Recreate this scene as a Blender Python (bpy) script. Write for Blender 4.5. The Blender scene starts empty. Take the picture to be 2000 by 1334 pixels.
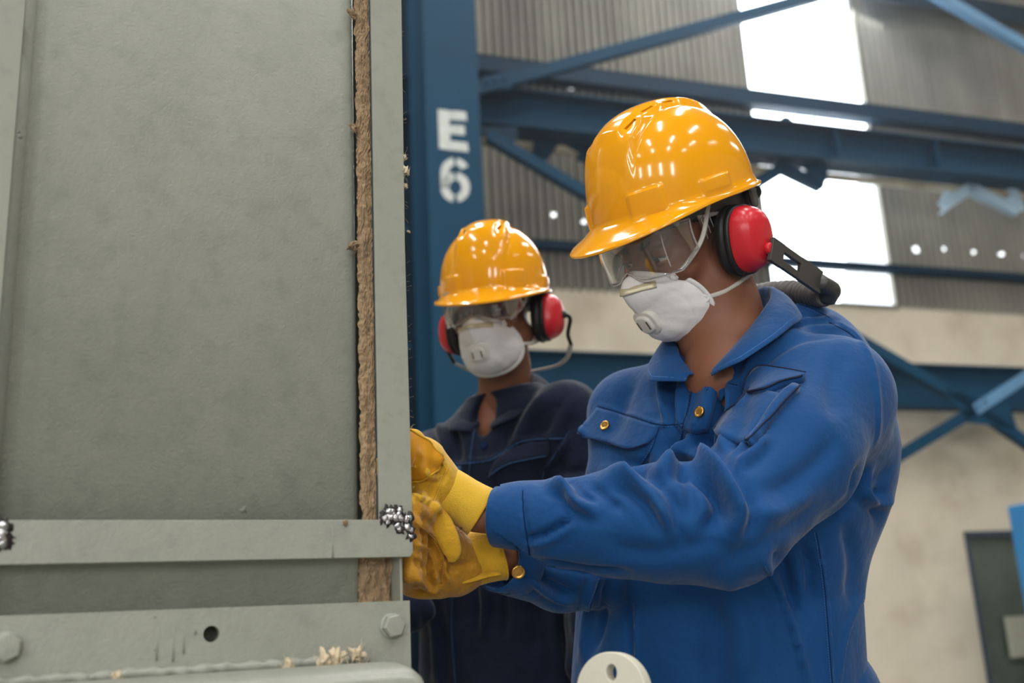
import bpy, bmesh, math, random
import numpy as np
from mathutils import Vector, Matrix
from mathutils.bvhtree import BVHTree
rng = np.random.default_rng(7); random.seed(7)
SC = bpy.context.scene
COL = SC.collection

# ------------------------------------------------------------------ camera, world, light, exposure
FPX = 2046.0; PITCH = math.radians(15.05); ROLL = math.radians(2.92); CAMH = 1.07
_f = np.array([0, math.cos(PITCH), math.sin(PITCH)]); _r0 = np.array([1., 0, 0]); _u0 = np.array([0, -math.sin(PITCH), math.cos(PITCH)])
_R = _r0*math.cos(ROLL) - _u0*math.sin(ROLL); _U = _u0*math.cos(ROLL) + _r0*math.sin(ROLL)
CAM = np.array([0, 0, CAMH])
cd = bpy.data.cameras.new('camera'); cam = bpy.data.objects.new('camera', cd); COL.objects.link(cam)
m = Matrix.Identity(4)
for i in range(3):
    m[i][0], m[i][1], m[i][2], m[i][3] = _R[i], _U[i], -_f[i], CAM[i]
cam.matrix_world = m
cd.sensor_width = 36; cd.lens = FPX*36/2000; cd.clip_start = 0.02; cd.clip_end = 200
cd.dof.use_dof = True; cd.dof.focus_distance = 1.30; cd.dof.aperture_fstop = 3.6
SC.camera = cam
SC.view_settings.view_transform = 'Standard'; SC.view_settings.look = 'None'
SC.view_settings.exposure = 0.0; SC.view_settings.gamma = 1.0; SC.view_settings.use_curve_mapping = False
SC.cycles.max_bounces = 6; SC.cycles.sample_clamp_indirect = 6; SC.cycles.transparent_max_bounces = 12
w = bpy.data.worlds.new('sky'); SC.world = w; w.use_nodes = True
bg = w.node_tree.nodes['Background']; bg.inputs[0].default_value = (0.93, 0.97, 1.0, 1); bg.inputs[1].default_value = 3.0

def area(name, loc, target, sx, sy, power, color=(1, 1, 1)):
    l = bpy.data.lights.new(name, 'AREA'); l.shape = 'RECTANGLE'; l.size = sx; l.size_y = sy; l.energy = power; l.color = color
    o = bpy.data.objects.new(name, l); COL.objects.link(o); o.location = loc
    d = Vector(target) - Vector(loc); o.rotation_euler = d.to_track_quat('-Z', 'Y').to_euler(); return o

# world frames: the far wall and the machine panel (s along it, off towards the camera, z up)
class Frame:
    def __init__(s, deg, p0):
        a = math.radians(deg); s.e = np.array([math.sin(a), math.cos(a), 0]); s.n = np.array([math.cos(a), -math.sin(a), 0]); s.o = np.array([p0[0], p0[1], 0.])
    def pt(s, x, off, z): return s.o + s.e*x + s.n*off + np.array([0, 0, z])
WF = Frame(71, (0, 7.3)); PF = Frame(61.3, (-0.1173, 1.1345))

# daylight outside the tall opening in the far wall and the strips of roof glazing
wl = area('window_daylight', WF.pt(2.81, -0.5, 5.6), WF.pt(2.81-1.0, 6, 1.4), 1.9, 5.2, 700, (0.96, 0.98, 1.0))
SLOTS = [(-5.5, -9), (-1.5, -9), (2.5, -9), (6.5, -9), (-5.5, -5), (-1.5, -5), (2.5, -5), (6.5, -5), (-3.5, -1), (.5, -1), (4.5, -1), (8.5, -1), (-2, 3), (2, 3), (-4, 4.0), (-1, 5.2), (2.2, 5.6), (5.5, 5.6), (8.5, 5.6)]  # the rearmost strips are added to brighten the far wall
for i, (x, y) in enumerate(SLOTS):
    area('roof_light', (x, y, 7.95), (x, y, 0), 0.22 if y < 5 else .5, 2.4, 120 if y < 5 else 130, (1, 0.98, 0.95))

for x in (-7, -3.4, .2, 3.8):  # unseen lamps added to brighten the machine panel, split into window-like streaks
    area('front_window_fill', (x, -12.8, 3.2), (x*.6, 1, 1.2), .6, 3.4, 230, (.97, .98, 1.0))
# ------------------------------------------------------------------ helpers
def P(px, py, d): return CAM + d*(_f + (px-1000)/FPX*_R - (py-667)/FPX*_U)
def ray(px, py):
    d = P(px, py, 1.) - CAM; return d/np.linalg.norm(d)
def project(V):
    q = np.asarray(V) - CAM; d = q@_f; return np.stack([1000+FPX*(q@_R)/d, 667-FPX*(q@_U)/d], -1)
ORG = {}
def thing(name, label, cat, loc, group=None):
    o = bpy.data.objects.new(name, None); COL.objects.link(o); o.location = loc; o.empty_display_size = .05
    o['label'] = label; o['category'] = cat
    if group: o['group'] = group
    ORG[o.name] = np.array(loc, float); return o
def obj(name, V, F, mat, parent=None, smooth=True, label=None, kind=None):
    """link world-space vertices V and faces F as one mesh object"""
    V = np.asarray(V, float).reshape(-1, 3)
    if parent is not None: O = ORG[parent.name]
    else: O = np.array([V[:, 0].mean(), V[:, 1].mean(), V[:, 2].min()])
    me = bpy.data.meshes.new(name)
    me.from_pydata([tuple(v) for v in (V-O)], [], [tuple(f) for f in F])
    me.validate(); me.update()
    if smooth: me.polygons.foreach_set('use_smooth', [True]*len(me.polygons))
    o = bpy.data.objects.new(name, me); COL.objects.link(o)
    if isinstance(mat, (list, tuple)):
        for q in mat: me.materials.append(q)
    elif mat: me.materials.append(mat)
    if parent is not None: o.parent = parent
    else: o.location = O
    ORG[o.name] = O
    if label: o['label'] = label
    if kind: o['kind'] = kind
    return o
def tag(o, label, cat, group=None):
    o['label'] = label; o['category'] = cat
    if group: o['group'] = group
    return o
def merge(*ms):
    V = []; F = []; n = 0
    for v, f in ms:
        v = np.asarray(v).reshape(-1, 3); V.append(v); F += [tuple(i+n for i in q) for q in f]; n += len(v)
    return np.concatenate(V), F
def bevel(o, w=.001, seg=2, ang=35):
    b = o.modifiers.new('bevel', 'BEVEL'); b.width = w; b.segments = seg; b.limit_method = 'ANGLE'; b.angle_limit = math.radians(ang)
    for p in o.data.polygons: p.use_smooth = True
    e = o.modifiers.new('wn', 'WEIGHTED_NORMAL'); e.keep_sharp = True
    return o
def prism(poly, vec):
    """closed polygon of 3D points extruded along vec"""
    A = np.array(poly, float); n = len(A); B = A + np.array(vec, float)
    F = [tuple(range(n))[::-1], tuple(range(n, 2*n))] + [(i, (i+1) % n, (i+1) % n+n, i+n) for i in range(n)]
    # orient outward
    nn = np.zeros(3)
    for i in range(n): nn += np.cross(A[i], A[(i+1) % n])
    if nn@np.array(vec) < 0: F = [f[::-1] for f in F]
    return np.concatenate([A, B]), F
def fbox(fr, s0, s1, o0, o1, z0, z1):
    return prism([fr.pt(s0, o0, z0), fr.pt(s1, o0, z0), fr.pt(s1, o0, z1), fr.pt(s0, o0, z1)], fr.n*(o1-o0))
def bar(p0, p1, w, t, up):
    p0 = np.array(p0, float); p1 = np.array(p1, float); d = p1-p0; d /= np.linalg.norm(d)
    s = np.cross(d, up); s /= np.linalg.norm(s); u = np.cross(s, d)
    q = [p0 + a*s*t/2 + b*u*w/2 for a, b in ((-1, -1), (1, -1), (1, 1), (-1, 1))]
    return prism(q, p1-p0)
def catmull(P_, n=8, closed=False):
    P_ = np.asarray(P_, float); m_ = len(P_); out = []
    rngi = range(m_ if closed else m_-1)
    for i in rngi:
        if closed: a, b, c, d = P_[(i-1) % m_], P_[i], P_[(i+1) % m_], P_[(i+2) % m_]
        else: b, c = P_[i], P_[i+1]; a = P_[i-1] if i > 0 else 2*b-c; d = P_[i+2] if i+2 < m_ else 2*c-b
        for k in range(n):
            t = k/n; out.append(.5*((2*b)+(-a+c)*t+(2*a-5*b+4*c-d)*t*t+(-a+3*b-3*c+d)*t**3))
    if not closed: out.append(P_[-1])
    return np.array(out)
def tube(path, r, n=8, closed=False, flat=1.0, up=None, caps=True):
    """sweep an ellipse (r, r*flat) along path; r scalar or per-point"""
    path = np.asarray(path, float); m_ = len(path); r = np.broadcast_to(np.asarray(r, float), (m_,))
    T = np.gradient(path, axis=0) if not closed else np.roll(path, -1, 0)-np.roll(path, 1, 0)
    T /= np.linalg.norm(T, axis=1)[:, None]+1e-12
    V = []; u = np.array(up if up is not None else (0, 0, 1.), float)
    if up is None:
        if abs(T[0]@u) > .9: u = np.array([1., 0, 0])
    for i in range(m_):
        if up is not None and np.ndim(up) == 2: u = np.asarray(up)[i]
        b = u-(u@T[i])*T[i]; b /= np.linalg.norm(b)+1e-12; s = np.cross(T[i], b)
        if up is None: u = b
        for k in range(n):
            a = 2*math.pi*k/n; V.append(path[i]+r[i]*(math.cos(a)*s+math.sin(a)*flat*b))
    F = []
    for i in range(m_ if closed else m_-1):
        for k in range(n):
            a = i*n+k; b_ = i*n+(k+1) % n; j = ((i+1) % m_)*n; F.append((a, b_, j+(k+1) % n, j+k))
    if not closed and caps: F += [tuple(range(n))[::-1], tuple(range((m_-1)*n, m_*n))]
    return np.array(V), F
def lathe(prof, o, ax, n=32, xdir=None, sx=1., sy=1., power=2.):
    """prof: (r, h) list about axis ax through o; super-ellipse section"""
    ax = np.array(ax, float); ax /= np.linalg.norm(ax)
    x = np.array(xdir if xdir is not None else ((1, 0, 0) if abs(ax[0]) < .9 else (0, 1, 0)), float); x -= (x@ax)*ax; x /= np.linalg.norm(x); y = np.cross(ax, x)
    V = []; F = []
    for r, h in prof:
        for k in range(n):
            t = 2*math.pi*k/n; c, s = math.cos(t), math.sin(t)
            c = math.copysign(abs(c)**(2/power), c); s = math.copysign(abs(s)**(2/power), s)
            V.append(np.array(o)+ax*h+x*c*r*sx+y*s*r*sy)
    for i in range(len(prof)-1):
        for k in range(n): F.append((i*n+k, i*n+(k+1) % n, (i+1)*n+(k+1) % n, (i+1)*n+k))
    if prof[0][0] > 1e-6: F.append(tuple(range(n))[::-1])
    if prof[-1][0] > 1e-6: F.append(tuple(range((len(prof)-1)*n, len(prof)*n)))
    return np.array(V), F

# ---- implicit modelling: numpy distance fields meshed with surface nets
def smin(a, b, k):
    h = np.maximum(k-np.abs(a-b), 0)/k; return np.minimum(a, b)-h*h*k*.25
def smax(a, b, k): return -smin(-a, -b, k)
def rcone(p, a, b, ra, rb):
    a = np.array(a); ba = np.array(b)-a; t = np.clip(((p-a)@ba)/(ba@ba), 0, 1)
    return np.linalg.norm(p-a-t[:, None]*ba, axis=1)-(ra+(rb-ra)*t)
def ellip(p, c, r, R=None):
    q = p-np.array(c)
    if R is not None: q = q@R
    r = np.array(r); k0 = np.linalg.norm(q/r, axis=1); k1 = np.linalg.norm(q/(r*r), axis=1)
    return k0*(k0-1)/(k1+1e-9)
def rbox(p, c, hs, rr, R=None):
    q = p-np.array(c)
    if R is not None: q = q@R
    q = np.abs(q)-(np.array(hs)-rr); return np.linalg.norm(np.maximum(q, 0), axis=1)+np.minimum(q.max(1), 0)-rr
def sample(f, lo, hi, h, k=8):
    lo = np.array(lo, float); nb = np.maximum(1, np.ceil((np.array(hi)-lo)/(h*k)).astype(int)); N = nb*k
    G = np.indices(nb).reshape(3, -1).T; cen = lo+(G+.5)*k*h; d = f(cen)
    out = np.empty(N); B = out.reshape(nb[0], k, nb[1], k, nb[2], k).transpose(0, 2, 4, 1, 3, 5)
    flat = np.sign(d)*1.0; act = np.abs(d) < h*k*.87*1.7+.004
    L = np.indices((k, k, k)).reshape(3, -1).T
    Bf = np.empty((len(G), k**3)); Bf[:] = flat[:, None]
    ids = np.nonzero(act)[0]
    for c0 in range(0, len(ids), 600):
        ii = ids[c0:c0+600]; pts = (lo+(G[ii][:, None, :]*k+L[None])*h).reshape(-1, 3)
        Bf[ii] = f(pts).reshape(len(ii), -1)
    Bf = Bf.reshape(nb[0], nb[1], nb[2], k, k, k).transpose(0, 3, 1, 4, 2, 5).reshape(N)
    return Bf, lo
def surfnet(f, lo, hi, h, proj=1):
    D, lo = sample(f, lo, hi, h); D = np.where(D == 0, 1e-9, D); S = D < 0
    nx, ny, nz = D.shape
    c = [S[i:nx-1+i, j:ny-1+j, k:nz-1+k] for i in (0, 1) for j in (0, 1) for k in (0, 1)]
    tot = sum(q.astype(np.int8) for q in c); act = (tot > 0) & (tot < 8)
    I = np.argwhere(act); idx = -np.ones(act.shape, int); idx[tuple(I.T)] = np.arange(len(I))
    acc = np.zeros((len(I), 3)); cnt = np.zeros(len(I))
    cor = [np.array((i, j, k)) for i in (0, 1) for j in (0, 1) for k in (0, 1)]
    dv = [D[tuple((I+q).T)] for q in cor]
    for a in range(8):
        for b in range(a+1, 8):
            if np.abs(cor[a]-cor[b]).sum() != 1: continue
            mk = (dv[a] < 0) != (dv[b] < 0); t = dv[a][mk]/(dv[a][mk]-dv[b][mk])
            acc[mk] += cor[a]+t[:, None]*(cor[b]-cor[a]); cnt[mk] += 1
    V = lo+(I+acc/cnt[:, None])*h
    F = []
    for ax in range(3):
        sl0 = [slice(1, -1)]*3; sl0[ax] = slice(0, -1); sl1 = [slice(1, -1)]*3; sl1[ax] = slice(1, None)
        A = S[tuple(sl0)]; Bb = S[tuple(sl1)]; E = np.argwhere(A != Bb); sg = A[tuple(E.T)]
        base = E.copy()
        for q in range(3):
            if q != ax: base[:, q] += 1
        u, v = [(1, 2), (2, 0), (0, 1)][ax]
        du = np.zeros(3, int); du[u] = 1; dw = np.zeros(3, int); dw[v] = 1
        q0 = idx[tuple((base-du-dw).T)]; q1 = idx[tuple((base-dw).T)]; q2 = idx[tuple(base.T)]; q3 = idx[tuple((base-du).T)]
        Q = np.stack([q0, q1, q2, q3], 1); Q[~sg] = Q[~sg][:, ::-1]; F.append(Q[(Q >= 0).all(1)])
    F = np.concatenate(F)
    for _ in range(proj):
        e = h*.25; f0 = f(V); g = np.stack([f(V+np.eye(3)[i]*e)-f0 for i in range(3)], 1)/e
        st = f0[:, None]*g/((g*g).sum(1)[:, None]+1e-6); ln = np.linalg.norm(st, axis=1)[:, None]
        V = V-st*np.minimum(1, h*.7/(ln+1e-9))
    return V, F
def vnormals(V, F):
    F = np.asarray(F); n = np.cross(V[F[:, 2]]-V[F[:, 0]], V[F[:, 3]]-V[F[:, 1]]); N = np.zeros_like(V)
    for k in range(4): np.add.at(N, F[:, k], n)
    return N/(np.linalg.norm(N, axis=1)[:, None]+1e-12)
def polydist(q, pl):
    """distance of 2D points q to polyline pl -> (dist, signed side, parameter 0..1)"""
    pl = np.asarray(pl, float); best = np.full(len(q), 1e9); side = np.zeros(len(q)); par = np.zeros(len(q))
    L = np.linalg.norm(np.diff(pl, axis=0), axis=1); cum = np.concatenate([[0], np.cumsum(L)])
    for i in range(len(pl)-1):
        a = pl[i]; ba = pl[i+1]-a; t = np.clip(((q-a)@ba)/(ba@ba+1e-9), 0, 1); d = q-a-t[:, None]*ba; ds = np.linalg.norm(d, axis=1)
        mk = ds < best; best[mk] = ds[mk]; side[mk] = np.sign(ba[0]*d[mk, 1]-ba[1]*d[mk, 0]); par[mk] = (cum[i]+t[mk]*L[i])/cum[-1]
    return best, side, par
def folds(V, F, strokes, scale=1.0):
    """displace the camera-side surface along its normals by drawn cloth folds: (pixels polyline, width px, height mm, kind)"""
    V = V.copy(); N = vnormals(V, F); px = project(V); vd = CAM-V; vd /= np.linalg.norm(vd, axis=1)[:, None]
    face = np.clip(((N*vd).sum(1)+.05)/.3, 0, 1); D = np.zeros(len(V))
    for st in strokes:
        pts, wd, mm, kind = st[:4]; lim = st[4] if len(st) > 4 else None
        pl = catmull(pts, 6); lo = pl.min(0)-wd*3.2; hi = pl.max(0)+wd*3.2
        mk = np.nonzero((px > lo).all(1) & (px < hi).all(1) & (face > 0))[0]
        if lim is not None: mk = mk[lim(V[mk])]
        if not len(mk): continue
        d, sd, t = polydist(px[mk], pl); tap = np.clip(np.minimum(t, 1-t)*4+.12, 0, 1)**.8
        x = d/wd
        if kind == 'r': a = np.exp(-x*x)
        elif kind == 'v': a = -np.exp(-x*x)
        elif kind == 'p': a = np.exp(-x*x)-.55*np.exp(-(x-1.7)**2*1.2)   # ridge with valleys on both sides
        else:  # 'o' / 'q': sharp overlap, high on one side
            sgn = sd if kind == 'o' else -sd; y = x*sgn
            a = np.where(y > 0, np.exp(-y*y*.7), -.9*np.exp(-(y/.45)**2)+1.9*np.exp(-(y/.3)**2))
        D[mk] += a*tap*mm*.001*scale*face[mk]
    return V+N*D[:, None]
def relax(V, F, it=2, lam=.5):
    F = np.asarray(F); E = np.concatenate([F[:, [0, 1]], F[:, [1, 2]], F[:, [2, 3]], F[:, [3, 0]]])
    for _ in range(it):
        S = np.zeros_like(V); c = np.zeros(len(V))
        np.add.at(S, E[:, 0], V[E[:, 1]]); np.add.at(S, E[:, 1], V[E[:, 0]]); np.add.at(c, E[:, 0], 1); np.add.at(c, E[:, 1], 1)
        V = V+lam*(S/np.maximum(c, 1)[:, None]-V)
    return V
def bvh(V, F): return BVHTree.FromPolygons([Vector(v) for v in V], [tuple(int(i) for i in f) for f in F])
def hitpx(B, px, py, dfl=None):
    h = B.ray_cast(Vector(CAM), Vector(ray(px, py)))
    if h[0] is None: return None
    return np.array(h[0]), np.array(h[1])
def drape(B, grid, off, thick, name, mat, parent, label=None, curl=None):
    """lay a cloth patch, given as a pixel grid (rows x cols x 2), on the surface under it"""
    R_, C_ = grid.shape[:2]; T_ = np.full((R_, C_), np.nan); Nn = np.zeros((R_, C_, 3))
    for i in range(R_):
        for j in range(C_):
            h = hitpx(B, *grid[i, j])
            if h is not None:
                T_[i, j] = (h[0]-CAM)@_f; Nn[i, j] = h[1]
    med = np.nanmedian(T_)
    bad = np.isnan(T_) | (np.abs(T_-med) > .09); T_[bad] = med if np.isnan(T_).all() else np.nan
    for _ in range(R_+C_):
        if not np.isnan(T_).any(): break
        Tn = T_.copy()
        for i, j in np.argwhere(np.isnan(T_)):
            nb = [T_[a, b] for a, b in ((i-1, j), (i+1, j), (i, j-1), (i, j+1)) if 0 <= a < R_ and 0 <= b < C_ and not np.isnan(T_[a, b])]
            if nb: Tn[i, j] = np.mean(nb)
        T_ = Tn
    for _ in range(2):
        Tp = np.pad(T_, 1, mode='edge'); T_ = .5*T_+.125*(Tp[:-2, 1:-1]+Tp[2:, 1:-1]+Tp[1:-1, :-2]+Tp[1:-1, 2:])
    V = np.array([[P(*grid[i, j], T_[i, j]) for j in range(C_)] for i in range(R_)])
    du = np.gradient(V, axis=0); dv_ = np.gradient(V, axis=1); n = np.cross(du, dv_); n /= np.linalg.norm(n, axis=2)[..., None]+1e-12
    if (n*(CAM-V)).sum() < 0: n = -n
    o_ = np.zeros((R_, C_))+off
    if curl is not None: o_ = o_+curl(np.linspace(0, 1, R_)[:, None], np.linspace(0, 1, C_)[None])
    top = V+n*o_[..., None]; bot = top-n*(thick+off+.001)
    VV = np.concatenate([top.reshape(-1, 3), bot.reshape(-1, 3)]); m_ = R_*C_; Fq = []
    fl = np.cross(top[1, 0]-top[0, 0], top[0, 1]-top[0, 0])@(CAM-top[0, 0]) > 0
    for i in range(R_-1):
        for j in range(C_-1):
            a = i*C_+j; q = (a, a+C_, a+C_+1, a+1); q2 = tuple(x+m_ for x in q[::-1])
            Fq += [q, q2] if fl else [q[::-1], q2[::-1]]
    ring = [j for j in range(C_)]+[i*C_+C_-1 for i in range(1, R_)]+[(R_-1)*C_+j for j in range(C_-2, -1, -1)]+[i*C_ for i in range(R_-2, 0, -1)]
    for k in range(len(ring)):
        a, b = ring[k], ring[(k+1) % len(ring)]; q = (a, b, b+m_, a+m_); Fq.append(q if fl else q[::-1])
    o = obj(name, VV, Fq, mat, parent, label=label)
    return o
def quadgrid(tl, tr, bl, br, R_=10, C_=14):
    """grid from four border polylines given as top, bottom, left, right point lists: tl=top curve, tr=bottom curve, bl=left, br=right (pixel)"""
    top = resample(tl, C_); bot = resample(tr, C_); le = resample(bl, R_); ri = resample(br, R_)
    u = np.linspace(0, 1, C_)[None, :, None]; v = np.linspace(0, 1, R_)[:, None, None]
    return (1-v)*top[None]+v*bot[None]+(1-u)*le[:, None]+u*ri[:, None]-((1-u)*(1-v)*top[0]+u*(1-v)*top[-1]+(1-u)*v*bot[0]+u*v*bot[-1])
def resample(pl, n, smooth=True):
    pl = np.asarray(pl, float)
    if smooth and len(pl) > 2: pl = catmull(pl, 8)
    L = np.concatenate([[0], np.cumsum(np.linalg.norm(np.diff(pl, axis=0), axis=1))]); t = np.linspace(0, L[-1], n)
    return np.stack([np.interp(t, L, pl[:, k]) for k in range(pl.shape[1])], 1)
def seamline(B, pts, r, name, mat, parent, off=.0004, n=None, dash=False, label=None):
    """raised seam or stitching that follows the surface under a pixel polyline"""
    pl = resample(pts, n or max(6, int(sum(np.linalg.norm(np.diff(np.asarray(pts, float), axis=0), axis=1))/7)))
    Q = []; d0 = None
    for q in pl:
        h = hitpx(B, *q)
        if h is None: continue
        d = (h[0]-CAM)@_f
        if d0 is not None and abs(d-d0) > .03: continue
        d0 = d; Q.append(h[0]+h[1]*off)
    if len(Q) < 4: return None
    Q = np.array(Q)
    if dash:
        ms = []
        for i in range(0, len(Q)-1): ms.append(tube(np.array([Q[i], .35*Q[i]+.65*Q[i+1]]), r, 4))
        v, f_ = merge(*ms)
    else: v, f_ = tube(Q, r, 6)
    return obj(name, v, f_, mat, parent, label=label)

# ------------------------------------------------------------------ materials
def s2l(c):
    return tuple(((x/255)/12.92 if x/255 <= .04045 else ((x/255+.055)/1.055)**2.4) for x in c)+(1,)
MATS = {}
def mat(name, col, rough=.5, metal=0, bump=0, bscale=200, detail=3, var=0, vscale=5, coat=0, sheen=0, trans=0, ior=1.45, spec=None, emit=0, alpha=None, bdist=.001, stretch=None, bump2=None, var2=None):
    mt = bpy.data.materials.new(name); mt.use_nodes = True; nt = mt.node_tree; b = nt.nodes['Principled BSDF']; L = nt.links
    col = s2l(col) if max(col[:3]) > 1.5 else tuple(col)+(1,)*(4-len(col))
    b.inputs['Base Color'].default_value = col; b.inputs['Roughness'].default_value = rough; b.inputs['Metallic'].default_value = metal
    b.inputs['Coat Weight'].default_value = coat; b.inputs['Coat Roughness'].default_value = .04; b.inputs['Sheen Weight'].default_value = sheen; b.inputs['Sheen Roughness'].default_value = .4
    b.inputs['Transmission Weight'].default_value = trans; b.inputs['IOR'].default_value = ior
    if spec is not None: b.inputs['Specular IOR Level'].default_value = spec
    if emit: b.inputs['Emission Color'].default_value = col; b.inputs['Emission Strength'].default_value = emit
    tc = nt.nodes.new('ShaderNodeTexCoord'); src = tc.outputs['Object']
    if stretch:
        mp = nt.nodes.new('ShaderNodeMapping'); mp.inputs['Scale'].default_value = stretch; L.new(src, mp.inputs[0]); src = mp.outputs[0]
    def noise(sc, de=3, ro=.55):
        n = nt.nodes.new('ShaderNodeTexNoise'); n.inputs['Scale'].default_value = sc; n.inputs['Detail'].default_value = de; n.inputs['Roughness'].default_value = ro; L.new(src, n.inputs['Vector']); return n
    if var or var2:
        colsock = None
        for (va, vs, c2) in [(var, vscale, None)]+([var2] if var2 else []):
            if not va: continue
            n = noise(vs, 6, .6); rp = nt.nodes.new('ShaderNodeValToRGB'); rp.color_ramp.elements[0].position = .35; rp.color_ramp.elements[1].position = .68
            L.new(n.outputs['Fac'], rp.inputs[0]); mx = nt.nodes.new('ShaderNodeMix'); mx.data_type = 'RGBA'
            dark = s2l(c2) if c2 else tuple(x*(1-va) for x in col[:3])+(1,)
            if c2:
                rp.color_ramp.elements[0].position = .5; rp.color_ramp.elements[1].position = .72
                ml = nt.nodes.new('ShaderNodeMath'); ml.operation = 'MULTIPLY'; ml.inputs[1].default_value = va; L.new(rp.outputs[0], ml.inputs[0]); L.new(ml.outputs[0], mx.inputs['Factor'])
                mx.inputs['B'].default_value = dark
                if colsock: L.new(colsock, mx.inputs['A'])
                else: mx.inputs['A'].default_value = col
            else:
                L.new(rp.outputs[0], mx.inputs['Factor']); mx.inputs['A'].default_value = dark; mx.inputs['B'].default_value = col
            colsock = mx.outputs['Result']
        L.new(colsock, b.inputs['Base Color'])
    if bump:
        n = noise(bscale, detail); bp = nt.nodes.new('ShaderNodeBump'); bp.inputs['Strength'].default_value = bump; bp.inputs['Distance'].default_value = bdist; L.new(n.outputs['Fac'], bp.inputs['Height'])
        if bump2:
            n2 = noise(bump2[1], 4); bp2 = nt.nodes.new('ShaderNodeBump'); bp2.inputs['Strength'].default_value = bump2[0]; bp2.inputs['Distance'].default_value = bump2[2]
            L.new(n2.outputs['Fac'], bp2.inputs['Height']); L.new(bp2.outputs[0], bp.inputs['Normal'])
        L.new(bp.outputs[0], b.inputs['Normal'])
    MATS[name] = mt; return mt
M_panel = mat('grey green machine paint', (148, 151, 139), .42, bump=.45, bscale=330, detail=2, var=.07, vscale=6, bdist=.0006, bump2=(.3, 45, .0015), var2=(.35, 55, (120, 124, 112)))
M_panelr = mat('runny grey green paint', (150, 153, 142), .40, bump=.6, bscale=260, detail=3, var=.10, vscale=9, bdist=.001, bump2=(.4, 60, .0016), var2=(.4, 40, (122, 126, 116)))
M_wool = mat('mineral wool', (186, 156, 118), .95, bump=1., bscale=900, detail=4, var=.45, vscale=160, bdist=.002, sheen=.2)
M_woolf = mat('pale wool tuft', (206, 190, 160), .95, bump=.8, bscale=900, sheen=.3)
M_weld = mat('bare weld metal', (190, 190, 192), .22, metal=1, bump=.6, bscale=400, bdist=.001)
M_burn = mat('burnt paint', (52, 44, 44), .6, bump=.8, bscale=300, var=.5, vscale=120)
M_blue = mat('blue steel paint', (0, 60, 88), .6, spec=.25, var=.14, vscale=3, bump=.1, bscale=60)
M_dblue = mat('dark blue steel paint', (0, 46, 70), .6, spec=.25, var=.2, vscale=3)
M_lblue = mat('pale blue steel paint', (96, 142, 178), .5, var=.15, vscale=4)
M_sheet = mat('weathered corrugated sheet', (146, 144, 132), .65, var=.30, vscale=2.2, bump=.1, bscale=30, stretch=(1, 1, .35), var2=(.55, 1.3, (96, 92, 82)))
M_sheetd = mat('shaded sheet trough', (98, 95, 86), .75, var=.35, vscale=2.2, stretch=(1, 1, .35))  # rib shading put into the colour: troughs painted darker than crests
M_plaster = mat('cream plaster', (226, 215, 192), .85, var=.14, vscale=1.6, bump=.2, bscale=25, var2=(.4, 2.6, (168, 150, 122)))
M_white = mat('white stencil paint', (205, 210, 205), .6, var=.25, vscale=30)
M_floor = mat('concrete floor', (120, 118, 112), .7, var=.25, vscale=1.5)
M_roof = mat('roof sheet', (92, 94, 94), .7, var=.2, vscale=1)
# ------------------------------------------------------------------ the hall
def struct(name, v, f, m_, parent=None, smooth=False):
    return obj(name, v, f, m_, parent, smooth=smooth, kind='structure')
struct('floor', *prism([(-9, -13, -.1), (12, -13, -.1), (12, 13, -.1), (-9, 13, -.1)], (0, 0, .1)), M_floor)
# roof with open glazing slots above which daylight stands
slots = [(x-.27, x+.27, y-1.15, y+1.15) for x, y in SLOTS]
xs = sorted({-9., 12.} | {a for s in slots for a in s[:2]}); ys = sorted({-13., 13.} | {a for s in slots for a in s[2:]})
ms = []
for i in range(len(xs)-1):
    for j in range(len(ys)-1):
        cx, cy = (xs[i]+xs[i+1])/2, (ys[j]+ys[j+1])/2
        if any(s[0] < cx < s[1] and s[2] < cy < s[3] for s in slots): continue
        cl = lambda x, y: (x, min(y, 7.3+.3443*x+.25), 7.7)
        if ys[j] >= 7.3+.3443*xs[i+1]+.25: continue
        ms.append(prism([cl(xs[i], ys[j]), cl(xs[i+1], ys[j]), cl(xs[i+1], ys[j+1]), cl(xs[i], ys[j+1])], (0, 0, .06)))
struct('ceiling', *merge(*ms), M_roof)
# side walls
struct('wall_left', *prism([(-9, -13, 0), (-9.1, -13, 0), (-9.1, 13, 0), (-9, 13, 0)], (0, 0, 7.7)), M_plaster)
struct('wall_right', *prism([(12, -13, 0), (12.1, -13, 0), (12.1, 13, 0), (12, 13, 0)], (0, 0, 7.7)), M_plaster)
struct('wall_front', *prism([(-9, -13, 0), (12, -13, 0), (12, -13.1, 0), (-9, -13.1, 0)], (0, 0, 7.7)), M_plaster)
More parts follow.
